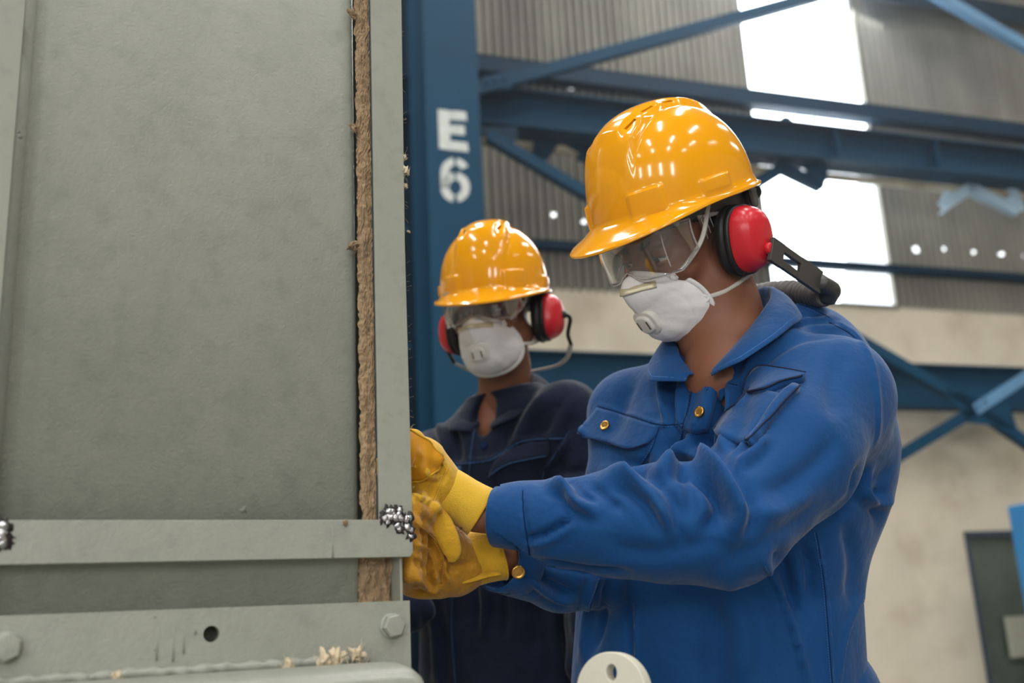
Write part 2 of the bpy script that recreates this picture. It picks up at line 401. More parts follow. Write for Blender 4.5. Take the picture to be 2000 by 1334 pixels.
# far wall: plastered masonry below, corrugated sheets above
wb = struct('wall_back', *merge(fbox(WF, -10, 3.72, -.35, 0, 0, 3.46), fbox(WF, 5.6, 13, -.35, 0, 0, 3.46), fbox(WF, 3.72, 5.6, -.35, 0, 1.595, 3.46), fbox(WF, 3.72, 5.6, -.35, 0, 0, .25)), M_plaster)
WIN = (2.217, 3.40)
holes = [(-.003, 4.548), (.613, 5.192-.05), (.384, 4.046), (.628, 4.002), (3.692, 3.999), (3.70, 3.975), (3.989, 4.01), (4.306, 4.008), (4.607, 4.004), (4.852, 4.006)]
pitch = .070
def sheet(s0, s1, off):
    n = int(round((s1-s0)/pitch*8)); S = np.linspace(s0, s1, n+1)
    zs = list(np.linspace(3.44, 7.7, 6))
    for hs, hz in holes:
        if s0-.05 < hs < s1+.05: zs += list(np.linspace(hz-.026, hz+.026, 6))
    zs = sorted(zs); V = []; F = []
    for s in S:
        for z in zs: V.append(WF.pt(s, off+.014*math.cos(2*math.pi*s/pitch), z))
    m_ = len(zs)
    for i in range(n):
        for j in range(m_-1):
            cs = (S[i]+S[i+1])/2; cz = (zs[j]+zs[j+1])/2
            if any((cs-hs)**2+(cz-hz)**2 < .0175**2 for hs, hz in holes): continue
            F.append((i*m_+j, (i+1)*m_+j, (i+1)*m_+j+1, i*m_+j+1))
    return V, F
k = 0; s = -8.0
edges = [-8, -6.9, -5.8, -4.7, -3.6, -2.5, -1.4, -.35, .55, 1.4, WIN[0]]
edges2 = [WIN[1], 4.15, 4.93, 5.8, 6.9, 8.0, 9.1, 10.2, 11.3]
for E_ in (edges, edges2):
    for a, b in zip(E_[:-1], E_[1:]):
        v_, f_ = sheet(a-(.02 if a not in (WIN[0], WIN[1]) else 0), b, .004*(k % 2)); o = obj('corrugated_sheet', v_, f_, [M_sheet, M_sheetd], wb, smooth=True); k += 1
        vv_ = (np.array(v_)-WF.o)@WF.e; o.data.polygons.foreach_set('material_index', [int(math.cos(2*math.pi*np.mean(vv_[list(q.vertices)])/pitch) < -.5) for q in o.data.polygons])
# framed edge posts of the tall opening, steel girts behind the beams
w1 = struct('window_1', *merge(fbox(WF, WIN[0]-.02, WIN[0]+.01, -.03, .02, 3.46, 7.7), fbox(WF, WIN[1]-.01, WIN[1]+.02, -.03, .02, 3.46, 7.7), fbox(WF, WIN[0], WIN[1], -.05, .02, 3.44, 3.47)), M_sheet)
M_pane = mat('clear glass sheet', (240, 245, 250), .02, trans=1, ior=1.01)
obj('pane', *fbox(WF, WIN[0]+.008, WIN[1]-.008, -.012, -.008, 3.47, 7.7), M_pane, w1, smooth=False)

def ibeam(name, label, s0, s1, off, z0, z1, fl=.16, t=.014, m_=None, cat='beam', root=None):
    m_ = m_ or M_blue
    r_ = root or thing(name, label, cat, WF.pt((s0+s1)/2, off, z0))
    a = obj('web', *fbox(WF, s0, s1, off-t, off, z0+t, z1-t), m_, r_, smooth=False)
    for zz in (z0, z1-t): bevel(obj('flange', *fbox(WF, s0, s1, off-fl/2-t/2, off+fl/2, zz, zz+t), m_, r_, smooth=False), .002)
    return r_
def gusset(r_, pts, off, m_, t=.012, nm='gusset_plate'):
    return obj(nm, *prism([WF.pt(a, off, b) for a, b in pts], WF.n*t), m_, r_, smooth=False)
def wpix(px, py, off):
    d = P(px, py, 1)-CAM; t = ((WF.pt(0, off, 0)-CAM)@WF.n)/(d@WF.n); q = CAM+t*d; return ((q-WF.o)@WF.e, q[2])
def flat(r_, nm, p0, p1, w, off, m_, t=.01):
    """a flat or angle bar in a plane parallel to the wall between two pixels"""
    a = wpix(*p0, off); b = wpix(*p1, off)
    return obj(nm, *bar(WF.pt(a[0], off, a[1]), WF.pt(b[0], off, b[1]), w, t, np.cross(WF.n, WF.pt(b[0], off, b[1])-WF.pt(a[0], off, a[1]))), m_, r_, smooth=False)
def angle(r_, nm, p0, p1, w, off, m_):
    a = wpix(*p0, off); b = wpix(*p1, off); A = WF.pt(a[0], off, a[1]); B_ = WF.pt(b[0], off, b[1]); d = (B_-A)/np.linalg.norm(B_-A); u = np.cross(WF.n, d)
    if u[2] < 0: u = -u
    m1 = bar(A, B_, w, .008, u); m2 = bar(A-u*w/2+WF.n*-.03, B_-u*w/2+WF.n*-.03, .06, .008, WF.n)
    return obj(nm, *merge(m1, m2), m_, r_, smooth=False)

# girts on the sheets
g = tag(obj('wall_girt', *merge(fbox(WF, -8, 11, .05, .17, 5.215, 5.235), fbox(WF, -8, 11, .16, .17, 5.11, 5.235), fbox(WF, -8, 11, .05, .17, 5.10, 5.112)), M_dblue, smooth=False), 'dark blue channel girt crossing the corrugated sheets above the big beam', 'girt')
tag(obj('wall_girt', *merge(fbox(WF, -8, 11, .03, .10, 3.79, 3.80), fbox(WF, -8, 11, .09, .10, 3.73, 3.80), fbox(WF, -8, 11, .03, .10, 3.73, 3.738)), M_dblue, smooth=False), 'thin dark blue girt low on the corrugated sheets below the row of light spots', 'girt')
tag(obj('wall_girt', *merge(fbox(WF, 3.45, 11, .05, .17, 6.47, 6.485), fbox(WF, 3.45, 11, .155, .17, 6.30, 6.485)), M_dblue, smooth=False), 'dark blue girt high on the sheets in the top right corner', 'girt')
# big beam in front of the sheets
mb = ibeam('crane_beam', 'big blue steel beam running from the marked column behind the helmet', -8, 9, .7, 4.33, 4.615, .22)
for s in (.75, 2.42, 3.35): obj('stiffener', *fbox(WF, s, s+.012, .62, .80, 4.344, 4.60), M_blue, mb, smooth=False)
obj('walkway_plank', *fbox(WF, -.4, 9, .56, .60, 4.27, 4.32), mat('weathered plank', (190, 182, 160), .8, var=.4, vscale=4), mb, smooth=False, label='pale weathered plank beneath the beam')
for (a, b) in (((1466, 243), None),): gusset(mb, [(1.95, 4.615), (2.16, 4.615), (2.085, 4.70), (2.03, 4.70)], .7, M_dblue)
# hangers and V brackets under the beam
def vbr(lbl, pts, off, m_, grp=None):
    r_ = thing('beam_bracket', lbl, 'bracket', WF.pt(*[wpix(*pts[0][0], off)[0], off, wpix(*pts[0][0], off)[1]]))
    for a, b in pts[:-1]: angle(r_, 'brace_leg', a, b, .085, off, m_)
    gusset(r_, [wpix(*q, off) for q in pts[-1]], off+.006, m_)
    return r_
vbr('dark blue steel bracket under the beam just beside the marked column', [((1092, 262), (1040, 312)), ((1092, 262), (1160, 300)), ((1150, 265), (1138, 318)), [(1040, 285), (1062, 322), (1085, 290), (1075, 262), (1048, 262)]], .62, M_dblue)
vbr('blue steel V bracket under the beam against the bright opening', [((1545, 316), (1480, 356)), ((1515, 318), (1606, 362)), [(1565, 325), (1606, 372), (1615, 342), (1612, 308), (1575, 306)]], .66, M_blue)
vbr('pale sunlit V bracket under the beam at the far right', [((1905, 360), (1838, 405)), ((1890, 362), (1988, 410)), ((1978, 365), (1996, 412)), [(1845, 372), (1860, 384), (1850, 398), (1836, 390)]], .62, mat('sunlit blue paint', (176, 206, 228), .5))  # sunlight on this bracket is put into its paler blue
r_ = thing('sheet_flap', 'small pale blue steel tab above the beam at the right edge', 'bracket', WF.pt(*[wpix(1990, 300, .6)[0], .6, wpix(1990, 300, .6)[1]]))
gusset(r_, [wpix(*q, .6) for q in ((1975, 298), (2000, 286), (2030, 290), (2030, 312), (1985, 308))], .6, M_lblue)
# diagonal braces at the column
r_ = thing('diagonal_brace', 'long blue diagonal brace rising right from the marked column', 'brace', WF.pt(-.2, .9, 4.6))
angle(r_, 'brace_angle', (930, 172), (2300, -204), .085, .9, M_blue); gusset(r_, [wpix(*q, .88) for q in ((940, 152), (1000, 140), (1000, 175), (940, 180))], .885, M_blue)
for q in ((952, 163), (968, 160), (984, 156)):
    a = wpix(*q, .9); obj('bolt', *lathe([(.014, 0), (.014, .012), (.006, .016)], WF.pt(a[0], .9, a[1]), WF.n, 6), M_blue, r_, smooth=False)
r_ = thing('diagonal_brace', 'blue diagonal brace falling right from beneath the beam end', 'brace', WF.pt(-.2, .9, 4.2))
angle(r_, 'brace_angle', (955, 262), (1445, 551), .075, .9, M_blue); gusset(r_, [wpix(*q, .88) for q in ((940, 250), (1010, 250), (1008, 275), (975, 292), (940, 262))], .885, M_dblue)
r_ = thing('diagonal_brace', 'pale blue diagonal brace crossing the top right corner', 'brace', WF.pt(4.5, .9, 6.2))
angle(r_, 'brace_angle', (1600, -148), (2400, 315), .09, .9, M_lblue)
# low beam on the plaster wall with its cross bracing
ib = tag(obj('wall_beam', *merge(fbox(WF, -8, 11, .2, .36, 2.88-.014, 2.88), fbox(WF, -8, 11, .27, .284, 2.53, 2.88), fbox(WF, -8, 11, .2, .36, 2.53, 2.544)), M_blue, smooth=False), 'deep blue horizontal beam along the cream wall behind the shoulders', 'beam')
r_ = thing('cross_bracing', 'blue crossed bracing with bolted centre plate on the cream wall', 'brace', WF.pt(3.6, .6, 2.4))
angle(r_, 'brace_angle', (1300, 1167), (1905, 800), .085, .6, M_blue); angle(r_, 'brace_angle', (1905, 800), (2400, 477), .085, .61, M_lblue)
angle(r_, 'brace_angle', (1500, 558), (1905, 792), .085, .6, M_blue); angle(r_, 'brace_angle', (1905, 792), (2400, 1133), .085, .6, M_blue)
gusset(r_, [wpix(*q, .59) for q in ((1842, 770), (1905, 762), (1960, 772), (1972, 800), (1985, 838), (1940, 832), (1890, 826), (1872, 800))], .592, M_blue)
for q in ((1852, 762), (1866, 772), (1880, 780), (1895, 800), (1908, 795), (1920, 786), (1945, 818), (1958, 826), (1972, 834)):
    a = wpix(*q, .6); obj('bolt', *lathe([(.012, 0), (.012, .014), (.005, .018)], WF.pt(a[0], .61, a[1]), WF.n, 6), M_dblue, r_, smooth=False)
# the marked column
colm = thing('steel_column', 'tall blue steel column stencilled E6 in white', 'column', WF.pt(-.81, 1.3, 0))
bevel(obj('front_flange', *fbox(WF, -.977, -.645, 1.48, 1.5, 0, 7.7), M_blue, colm, smooth=False), .003)
obj('web', *fbox(WF, -.82, -.80, 1.12, 1.48, 0, 7.7), M_blue, colm, smooth=False)
obj('rear_flange', *fbox(WF, -.977, -.645, 1.1, 1.12, 0, 7.7), M_blue, colm, smooth=False)
def stencil(px, py, off=1.5): return wpix(px, py, off)
def poly2(nm, polys):
    ms = []
    for pl in polys: ms.append(prism([WF.pt(*(a, 1.5, b)) for a, b in [stencil(*q) for q in pl]], WF.n*.0012))
    return obj(nm, *merge(*ms), M_white, colm, smooth=False)
poly2('letter_e', [[(855, 213), (877, 216), (880, 293), (858, 290)], [(884, 216), (910, 219), (912, 236), (885, 234)], [(885, 244), (907, 246), (908, 264), (886, 262)], [(886, 276), (913, 279), (915, 297), (887, 294)], [(877, 217), (886, 217), (886, 234), (877, 233)], [(877, 245), (886, 245), (886, 262), (877, 261)], [(880, 276), (887, 276), (887, 294), (880, 293)]]).__setitem__('label', 'white stencilled letter E')
def ringpoly(cx, cy, rx, ry, ix, iy, a0, a1, n=12):
    A = np.radians(np.linspace(a0, a1, n)); return [(cx+rx*math.cos(a), cy+ry*math.sin(a)*1.0) for a in A]+[(cx+ix*math.cos(a), cy+iy*math.sin(a)) for a in A[::-1]]
def strip(pl, pl2): return [[pl[i], pl[i+1], pl2[i+1], pl2[i]] for i in range(len(pl)-1)]
def ringq(cx, cy, rx, ry, ix, iy, a0, a1, n=12):
    A = np.radians(np.linspace(a0, a1, n)); o_ = [(cx+rx*math.cos(a), cy+ry*math.sin(a)) for a in A]; i_ = [(cx+ix*math.cos(a), cy+iy*math.sin(a)) for a in A]; return strip(o_, i_)
six = ringq(889.5, 366, 28.5, 29, 12, 14, 12, 80)+ringq(889.5, 366, 28.5, 29, 12, 14, 100, 178)+ringq(889.5, 366, 28.5, 29, 12, 14, 188, 262)+ringq(889.5, 366, 28.5, 29, 12, 14, 276, 372)
six += ringq(889, 336, 28.5, 28, 12, 13, 178, 262)+ringq(889, 336, 27, 27, 12, 14, 278, 338)+[[(860.5, 336), (877, 336), (877, 364), (860.8, 364)]]
poly2('number_six', six).__setitem__('label', 'white stencilled number 6')
# second column and ties left of it
c2 = thing('steel_column', 'darker blue lattice column half hidden behind the grey machine edge', 'column', WF.pt(-1.3, .9, 0))
for s0, s1, of, m_ in ((-1.42, -1.28, 1.0, M_dblue), (-1.20, -1.155, 1.08, M_blue), (-1.08, -1.0, .9, M_dblue)): obj('channel', *fbox(WF, s0, s1, of-.2, of, 0, 7.7), m_, c2, smooth=False)
obj('back_plate', *fbox(WF, -1.75, -.85, .66, .68, 0, 7.7), M_dblue, c2, smooth=False)
for z in (1.6, 2.35, 3.1, 4.75, 5.5): obj('lattice_bar', *bar(WF.pt(-1.42, 1.03, z), WF.pt(-1.0, 1.03, z+.35), .05, .01, np.cross(WF.n, WF.pt(.42, 0, .35)-WF.pt(0, 0, 0))), M_blue, c2, smooth=False)
# window low on the right with a blue cabinet door and paper notice
w2 = struct('window_2', *merge(fbox(WF, 3.72, 5.6, -.06, .02, 1.56, 1.60), fbox(WF, 3.72, 3.75, -.06, .02, .25, 1.6), fbox(WF, 5.57, 5.6, -.06, .02, .25, 1.6), fbox(WF, 3.72, 5.6, -.06, .04, .25, .28)), mat('dark window frame', (62, 74, 92), .5))
obj('pane', *fbox(WF, 3.75, 5.57, -.04, -.03, .28, 1.56), mat('grimy green glass', (92, 104, 94), .25, var=.35, vscale=2.5), w2, smooth=False)
tag(obj('paper_notice', *fbox(WF, 3.98, 4.35, .0, .004, .62, .93), mat('yellowed paper', (196, 196, 176), .8, var=.2, vscale=30), smooth=False), 'pale paper notice stuck on the grimy green window', 'notice')
bc = thing('blue_cabinet', 'bright blue upright cabinet at the right edge before the green window', 'cabinet', WF.pt(3.75, 1.2, 0))
bevel(obj('body', *fbox(WF, 3.34, 4.3, .9, 1.3, 0, 1.70), mat('bright blue paint', (48, 140, 205), .5, var=.1), bc, smooth=False), .01)
bevel(obj('door', *fbox(WF, 3.36, 4.28, 1.3, 1.315, .12, 1.66), MATS['bright blue paint'], bc, smooth=False), .004)
obj('handle', *fbox(WF, 3.325, 3.35, 1.29, 1.34, 1.60, 1.68), mat('black plastic', (18, 18, 20), .4), bc, smooth=False)
dp = tag(obj('drain_pipe', *tube([WF.pt(2.42, .12, 0), WF.pt(2.42, .12, 1.05)], .045, 16), mat('dark grey pipe', (70, 72, 66), .6)), 'short dark grey pipe at the foot of the cream wall', 'pipe')

# ------------------------------------------------------------------ the grey machine
OM = PF.pt(-.3, .0, 0)
mc = thing('insulated_machine', 'large grey green painted steel machine housing with open insulation slot', 'machine', OM)
def ppix(px, py, off):
    d = P(px, py, 1)-CAM; t = ((PF.pt(0, off, 0)-CAM)@PF.n)/(d@PF.n); q = CAM+t*d; return ((q-PF.o)@PF.e, q[2])
S0 = -1.05; ZT = 2.35
# recessed face sheet with a soft return at its right edge
prof = [(-.049, -.046), (-.0495, -.034), (-.0515, -.0315), (-.056, -.0300), (-.066, -.0292), (-.10, -.029), (-.2, -.029), (-.39, -.029), (-.402, -.0275), (-.4135, -.006)]
V = [PF.pt(s, o, z) for s, o in prof for z in np.linspace(.98, ZT, 3)]
F = [(i*3+j, (i+1)*3+j, (i+1)*3+j+1, i*3+j+1) for i in range(len(prof)-1) for j in range(2)]
o = obj('face_sheet', V, F, M_panelr, mc); sol = o.modifiers.new('s', 'SOLIDIFY'); sol.thickness = .002; sol.offset = 0
bevel(obj('left_strip', *fbox(PF, S0, -.4115, -.03, 0, 1.18, ZT), M_panel, mc, smooth=False), .0012)
bevel(obj('upright_flange', *prism([PF.pt(s, -.004, z) for s, z in ((-.037, 1.181), (.001, 1.181), (.001, 1.2), (.0, 1.5), (.004, 1.9), (.004, ZT), (-.037, ZT))], PF.n*.004), M_panel, mc, smooth=False), .0006)
obj('flange_return', *fbox(PF, -.002, .0005, -.07, -.003, 1.147, ZT), M_panel, mc, smooth=False)
bevel(obj('cross_bar', *prism([PF.pt(s, -.003, z) for s, z in ((S0, 1.1405), (-.004, 1.1435), (-.0005, 1.148), (-.0005, 1.1825), (S0, 1.1805))], PF.n*.0065), M_panelr, mc, smooth=False), .0008)
bevel(obj('edge_plate', *fbox(PF, -.0125, -.0095, -.06, -.006, 1.095, 1.145), M_panel, mc, smooth=False), .0005)
obj('back_sheet', *fbox(PF, S0, -.012, -.075, -.071, .9, ZT), M_panel, mc, smooth=False)
# lower rail with a drilled hole, bolts, weld and paint runs
hs, hz, hr = -.2105, 1.0745, .0076
nn_ = 32; angs = np.linspace(0, 2*math.pi, nn_, endpoint=False)
sq = []
for a in angs:
    c_, s_ = math.cos(a), math.sin(a); k_ = 1/max(abs(c_), abs(s_)); sq.append((hs+.02*c_*k_, hz+.02*s_*k_))
cirp = [(hs+hr*math.cos(a), hz+hr*math.sin(a)) for a in angs]
def plate_with_hole(s0, s1, z0, z1, o0, o1):
    ms = []
    V = []; F = []
    for (oo, fl) in ((o1, 1), (o0, -1)):
        base = len(V); V += [PF.pt(s, oo, z) for s, z in cirp]+[PF.pt(s, oo, z) for s, z in sq]
        for i in range(nn_):
            q = (base+i, base+(i+1) % nn_, base+nn_+(i+1) % nn_, base+nn_+i); F.append(q if fl < 0 else q[::-1])
    for i in range(nn_): F.append((i, (i+1) % nn_, 2*nn_+(i+1) % nn_, 2*nn_+i))
    ms.append((np.array(V), F))
    h = .02
    for a, b, c, d in ((s0, hs-h, z0, z1), (hs+h, s1, z0, z1), (hs-h, hs+h, z0, hz-h), (hs-h, hs+h, hz+h, z1)): ms.append(fbox(PF, a, b, o0, o1, c, d))
    return merge(*ms)
obj('lower_rail', *plate_with_hole(S0, -.007, .97, 1.0985, -.002, .006), M_panelr, mc, smooth=False)
obj('rail_ledge', *fbox(PF, S0, -.007, -.068, -.002, 1.088, 1.0925), M_panelr, mc, smooth=False)
for (s, z, af, rot) in ((-.0275, 1.0735, .0215, 8), (-.3865, 1.0715, .0225, 25)):
    hexp = lambda r, h: (r, h)
    xd = PF.e*math.cos(math.radians(rot))+np.array([0, 0, 1])*math.sin(math.radians(rot)); R_ = af/2/math.cos(math.pi/6)
    b_ = obj('bolt', *lathe([(R_*.9, .004), (R_, .007), (R_, .0125), (R_*.86, .0145), (.0001, .0148)], PF.pt(s, .002, z), PF.n, 6, xd), M_panelr, mc, smooth=False); bevel(b_, .0007)
    obj('washer', *lathe([(R_*1.06, .003), (R_*1.06, .0055), (R_*.8, .006)], PF.pt(s, .002, z), PF.n, 24), M_panelr, mc)
# weld bead along the base
Vw = [];path = []
for i in range(170):
    t = i/169; s = S0+(-.055-S0)*t; path.append(PF.pt(s, .0075+.0012*math.sin(i*2.1)+rng.normal()*.0004, 1.0425+.0045*t*0+rng.normal()*.0005))
rr = .0052+.0010*np.sin(np.arange(170)*1.7)+rng.normal(size=170)*.0004
obj('weld_bead', *tube(path, np.abs(rr), 8), M_panelr, mc)
# lip of the duct below the weld, coming towards the viewer
prof2 = [(.004, 1.036), (.02, 1.0395), (.06, 1.0405), (.085, 1.038), (.10, 1.030), (.106, 1.01), (.107, .9)]
Pr = catmull(prof2, 5); V = []; ss = [S0, -.5, -.3, -.15, -.085, -.06, -.048, -.040, -.034, -.031, -.030]; drop = [0, 0, 0, 0, 0, .0003, .0012, .004, .009, .018, .14]
for s, dr in zip(ss, drop):
    for o_, z in Pr: V.append(PF.pt(s, o_, z-dr))
m_ = len(Pr); F = [(i*m_+j, (i+1)*m_+j, (i+1)*m_+j+1, i*m_+j+1) for i in range(len(ss)-1) for j in range(m_-1)]
obj('duct_lip', V, F, M_panelr, mc)
obj('base_body', *merge(fbox(PF, S0, -.007, -.075, .104, 0, .9), fbox(PF, -.007, .26, -.03, .11, 0, .86)), M_panel, mc, smooth=False)
# burnt weld at the corner joint
def blob(c, r, seed, n=8, squash=1):
    g = np.random.default_rng(seed); V = []; F = []
    for i in range(n+1):
        for j in range(n):
            a = math.pi*i/n; b = 2*math.pi*j/n; rr_ = r*(1+.25*g.normal()*(0 < i < n))
            V.append(np.array(c)+PF.e*rr_*math.sin(a)*math.cos(b)+np.array([0, 0, 1])*rr_*squash*math.sin(a)*math.sin(b)+PF.n*rr_*.38*math.cos(a))
    for i in range(n):
        for j in range(n): F.append((i*n+j, i*n+(j+1) % n, (i+1)*n+(j+1) % n, (i+1)*n+j))
    return np.array(V), F
def weld(pts, seed):
    ms = []
    for i, (px, py, r) in enumerate(pts):
        s, z = ppix(px, py, .003); ms.append(blob(PF.pt(s, .0042, z), r*.00056, seed+i))
    return merge(*ms)
def burn(pts, seed):
    ms = []; g = np.random.default_rng(seed)
    for px, py, r in pts:
        s, z = ppix(px, py, .003); n = 14; ring = []
        for k_ in range(n):
            a = 2*math.pi*k_/n; q = r*.00056*(1+.3*g.normal()); ring.append(PF.pt(s+q*math.cos(a), .0036+.0001*g.random(), z+q*math.sin(a)))
        ms.append(prism(ring, PF.n*.0004))
    return merge(*ms)
wp = [(752, 1014, 6), (760, 1000, 7), (766, 998, 6), (780, 996, 6), (779, 1003, 6), (762, 1011, 8), (772, 1012, 7), (784, 1012, 7), (794, 1014, 7), (800, 1011, 6), (796, 1030, 7), (803, 1036, 5), (776, 1026, 6), (780, 1033, 5), (802, 1048, 5), (757, 1020, 5), (748, 1012, 4), (769, 1004, 4)]
obj('weld_spatter', *weld(wp, 3), M_weld, mc, label='bare shiny weld spatter')
obj('scorch_mark', *burn([(x_, y_, r_+3.5) for x_, y_, r_ in wp]+[(747, 1003, 6), (755, 991, 5), (770, 990, 5), (745, 1020, 4), (784, 1036, 6), (772, 1020, 6), (798, 1022, 6)], 5), M_burn, mc, label='black scorched paint')
wp2 = [(4, 1028, 10), (6, 1040, 9), (2, 1052, 9), (3, 1062, 8), (9, 1030, 6)]
obj('weld_spatter', *weld(wp2, 30), M_weld, mc); obj('scorch_mark', *burn([(x_, y_, r_+5) for x_, y_, r_ in wp2]+[(10, 1036, 8), (12, 1050, 6)], 8), M_burn, mc)
obj('scorch_mark', *burn([(475, 997, 7), (39, 268, 5), (36, 258, 3)], 9), mat('pitted paint', (112, 116, 106), .6, bump=.8, bscale=300), mc, kind='stuff')
# mineral wool filling the slot: wavy fibre layers
def wool(s0, s1, z0, z1, o0, nm, seed, amp):
    g = np.random.default_rng(seed); ns = 64; nz = int((z1-z0)/.0013); S_ = np.linspace(0, 1, ns); Z_ = np.linspace(z0, z1, nz)
    ph = np.cumsum(g.normal(size=nz))*.12; SS, ZZ = np.meshgrid(S_, Z_)
    from mathutils import noise as mn
    Wd = np.zeros_like(SS); Hh = np.zeros_like(SS)
    for i in range(nz):
        for j in range(ns):
            x = S_[j]*(s1-s0)*1000; z = Z_[i]*1000
            wv = mn.noise(Vector((x*.05, z*.022, seed)))*9+mn.noise(Vector((x*.13, z*.07, seed+9)))*4
            q = (x*.9+wv*1.6)
            Hh[i, j] = abs(math.sin(q*.95+mn.noise(Vector((x*.1, z*.1, 3)))*2))**.7*.0016+mn.noise(Vector((x*.12, z*.06, seed+4)))*amp+mn.noise(Vector((x*.5, z*.25, seed)))*.0014+abs(mn.noise(Vector((x*.9+wv, z*.12, seed+2))))*.0018
    edge = np.exp(-((SS)/.16)**2)*.003
    lx = np.array([mn.noise(Vector((0, z*55, seed)))*.0022+mn.noise(Vector((0, z*190, seed)))*.0014 for z in Z_])
    V = [PF.pt(s0+(s1-s0)*S_[j]+lx[i]*(1-S_[j])*(1 if s0 < -.02 else .3), o0+Hh[i, j]-edge[i, j]*1.5, Z_[i]) for i in range(nz) for j in range(ns)]
    F = [(i*ns+j, i*ns+j+1, (i+1)*ns+j+1, (i+1)*ns+j) for i in range(nz-1) for j in range(ns-1)]
    return obj(nm, V, F, M_wool, mc, kind='stuff')
wo = wool(-.0505, -.034, 1.182, 2.34, -.017, 'mineral_wool', 2, .003)
wo['label'] = 'brown crinkled mineral wool layer'
wool(-.050, -.013, 1.09, 1.147, -.03, 'mineral_wool', 5, .006)
# pale outer paper layer of the wool on its left side near the top, and loose tufts
def tuft(c, r, seed, n=26, lean=(0, 0, 1)):
    g = np.random.default_rng(seed+500); from mathutils import noise as mn
    v, f = lathe([(1e-4, -1), (.5, -.8), (.85, -.4), (.97, -.2), (1, 0), (.97, .2), (.85, .4), (.7, .6), (.5, .8), (1e-4, 1)], (0, 0, 0), (0, 0, 1), 20); v = np.array(v)
    for _ in range(1):
        w_ = np.array([max(.15, 1+1.3*mn.noise(Vector(q*1.6+seed))+.9*mn.noise(Vector(q*3.7+seed))) for q in v])
    ln = np.array(lean, float); ln = ln/(np.linalg.norm(ln)+1e-9); v = v*w_[:, None]*r*.42; v = v+np.outer(v@ln, ln)*.7
    ms = [(v+np.array(c)+ln*r*.2, f)]; a_, b_ = tuft_fibres(c, r*.8, seed, n, lean); return merge(*ms, (a_, b_))
def tuft_fibres(c, r, seed, n=26, lean=(0, 0, 1)):
    g = np.random.default_rng(seed); ms = []
    for k_ in range(n):
        d = g.normal(size=3)*.6+np.array(lean); d /= np.linalg.norm(d); d2 = g.normal(size=3)*.5
        a = np.array(c)+g.normal(size=3)*r*.35; pts = [a, a+d*r*.5+d2*r*.2, a+d*r*(.7+.5*g.random())+d2*r*.5]
        ms.append(tube(catmull(pts, 3), np.linspace(r*.06, r*.012, 7), 4))
    return merge(*ms)
for i, (px, py, of, r, nmm, ln) in enumerate([(562, 1296, .03, .006, 'pale wool crumb on the ledge below the drilled hole', (0, 0, .6)), (632, 1290, .035, .008, 'cream wool tuft in the middle of the ledge', (0, 0, 1)), (658, 1284, .035, .009, 'upright cream wool tuft on the ledge', (.2, 0, 1.2)), (697, 1276, .02, .008, 'curled wool tuft at the end of the weld', (-.6, 0, .8)), (227, 1321, .03, .005, 'small wool crumb far along the ledge', (0, 0, .4))]):
    s, z = ppix(px, py+3, of); tag(obj('wool_tuft', *tuft(PF.pt(s, of, max(z-.002, 1.0395)), r*1.5, 40+i), M_woolf), nmm, 'wool tuft', 'loose wool tufts on the ledge')
for (px, py, r, ln, of) in ((692, 480, .009, (-.7, -.3, -.6), -.012), (690, 30, .008, (-.4, -.3, .8), -.012), (694, 250, .007, (-.4, -.2, .2), -.014), (789, 310, .005, (.2, 0, 1), -.003), (791, 338, .008, (.1, 0, 1.), -.003), (792, 362, .0045, (.1, 0, -1), -.003), (797, 452, .0025, (1, 0, -.3), -.004), (675, 1020, .004, (0, -.3, -1), .004)):
    s, z = ppix(px, py, of); obj('wool_fibre', *tuft(PF.pt(s, of, z), r, int(px+py), 40, ln), M_woolf if px > 700 else M_wool, mc)
for k_ in range(46):
    z = 1.2+.6*rng.random(); a = PF.pt(.002, -.002, z); d = np.array([.8, .3*rng.normal(), rng.normal()*.8])*.004*(.6+rng.random())
    if k_ == 0: fib = []
    fib.append(tube(catmull([a, a+d*.6+rng.normal(size=3)*.0008, a+d], 3), .00009, 3))
obj('wool_fibre', *merge(*fib), M_woolf, mc, label='fine pale fibres along the edge', kind='stuff')
# paint runs and lumps on the plates
runs = []
for (px, py, L_) in ((308, 1225, 65), (340, 1222, 70), (360, 1220, 55), (382, 1218, 20), (651, 1030, 60), (303, 1200, 5), (381, 1236, 3), (303, 1266, 3)):
    s, z = ppix(px, py, .006); s2, z2 = ppix(px, py+L_, .006); o_ = .0062 if py > 1120 else .0037
    runs.append(tube([PF.pt(s, o_-.0002, z), PF.pt(s, o_, (z+z2)/2), PF.pt(s, o_+.0002, z2)], [.0004, .0005, .0012], 6))
for v_, f_ in runs: obj('paint_run', v_, f_, M_panelr, mc)
# lug plate in front
lc = P(1192, 1352, 1.0); ln_ = np.array([-.5, -.84, .05]); ln_ /= np.linalg.norm(ln_); lu = np.array([0, 0, 1.]); ls = np.cross(ln_, lu); ls /= np.linalg.norm(ls); lu = np.cross(ls, ln_)
lr = .037; A = np.linspace(0, math.pi, 25); outer = [(lr*math.cos(a), lr*math.sin(a)) for a in A]+[(-lr, -.14), (lr, -.14)]
M_lug = mat('cream lug paint', (205, 202, 185), .5, var=.08, vscale=20, bump=.1, bscale=200)
lug = thing('lifting_lug', 'rounded cream steel lifting lug with a round hole at the bottom of the picture', 'lug', lc-np.array([0, 0, .14]))
o = obj('plate', *prism([lc+ls*a+lu*b for a, b in outer], -ln_*.016), M_lug, lug, smooth=False)
hv, hf = lathe([(.0055, -.004), (.0055, .03)], lc+lu*.018-ls*.002, -ln_, 24, ls, sx=1.0, sy=1.35)
cut = obj('cutter', hv, hf, None, None, smooth=False)
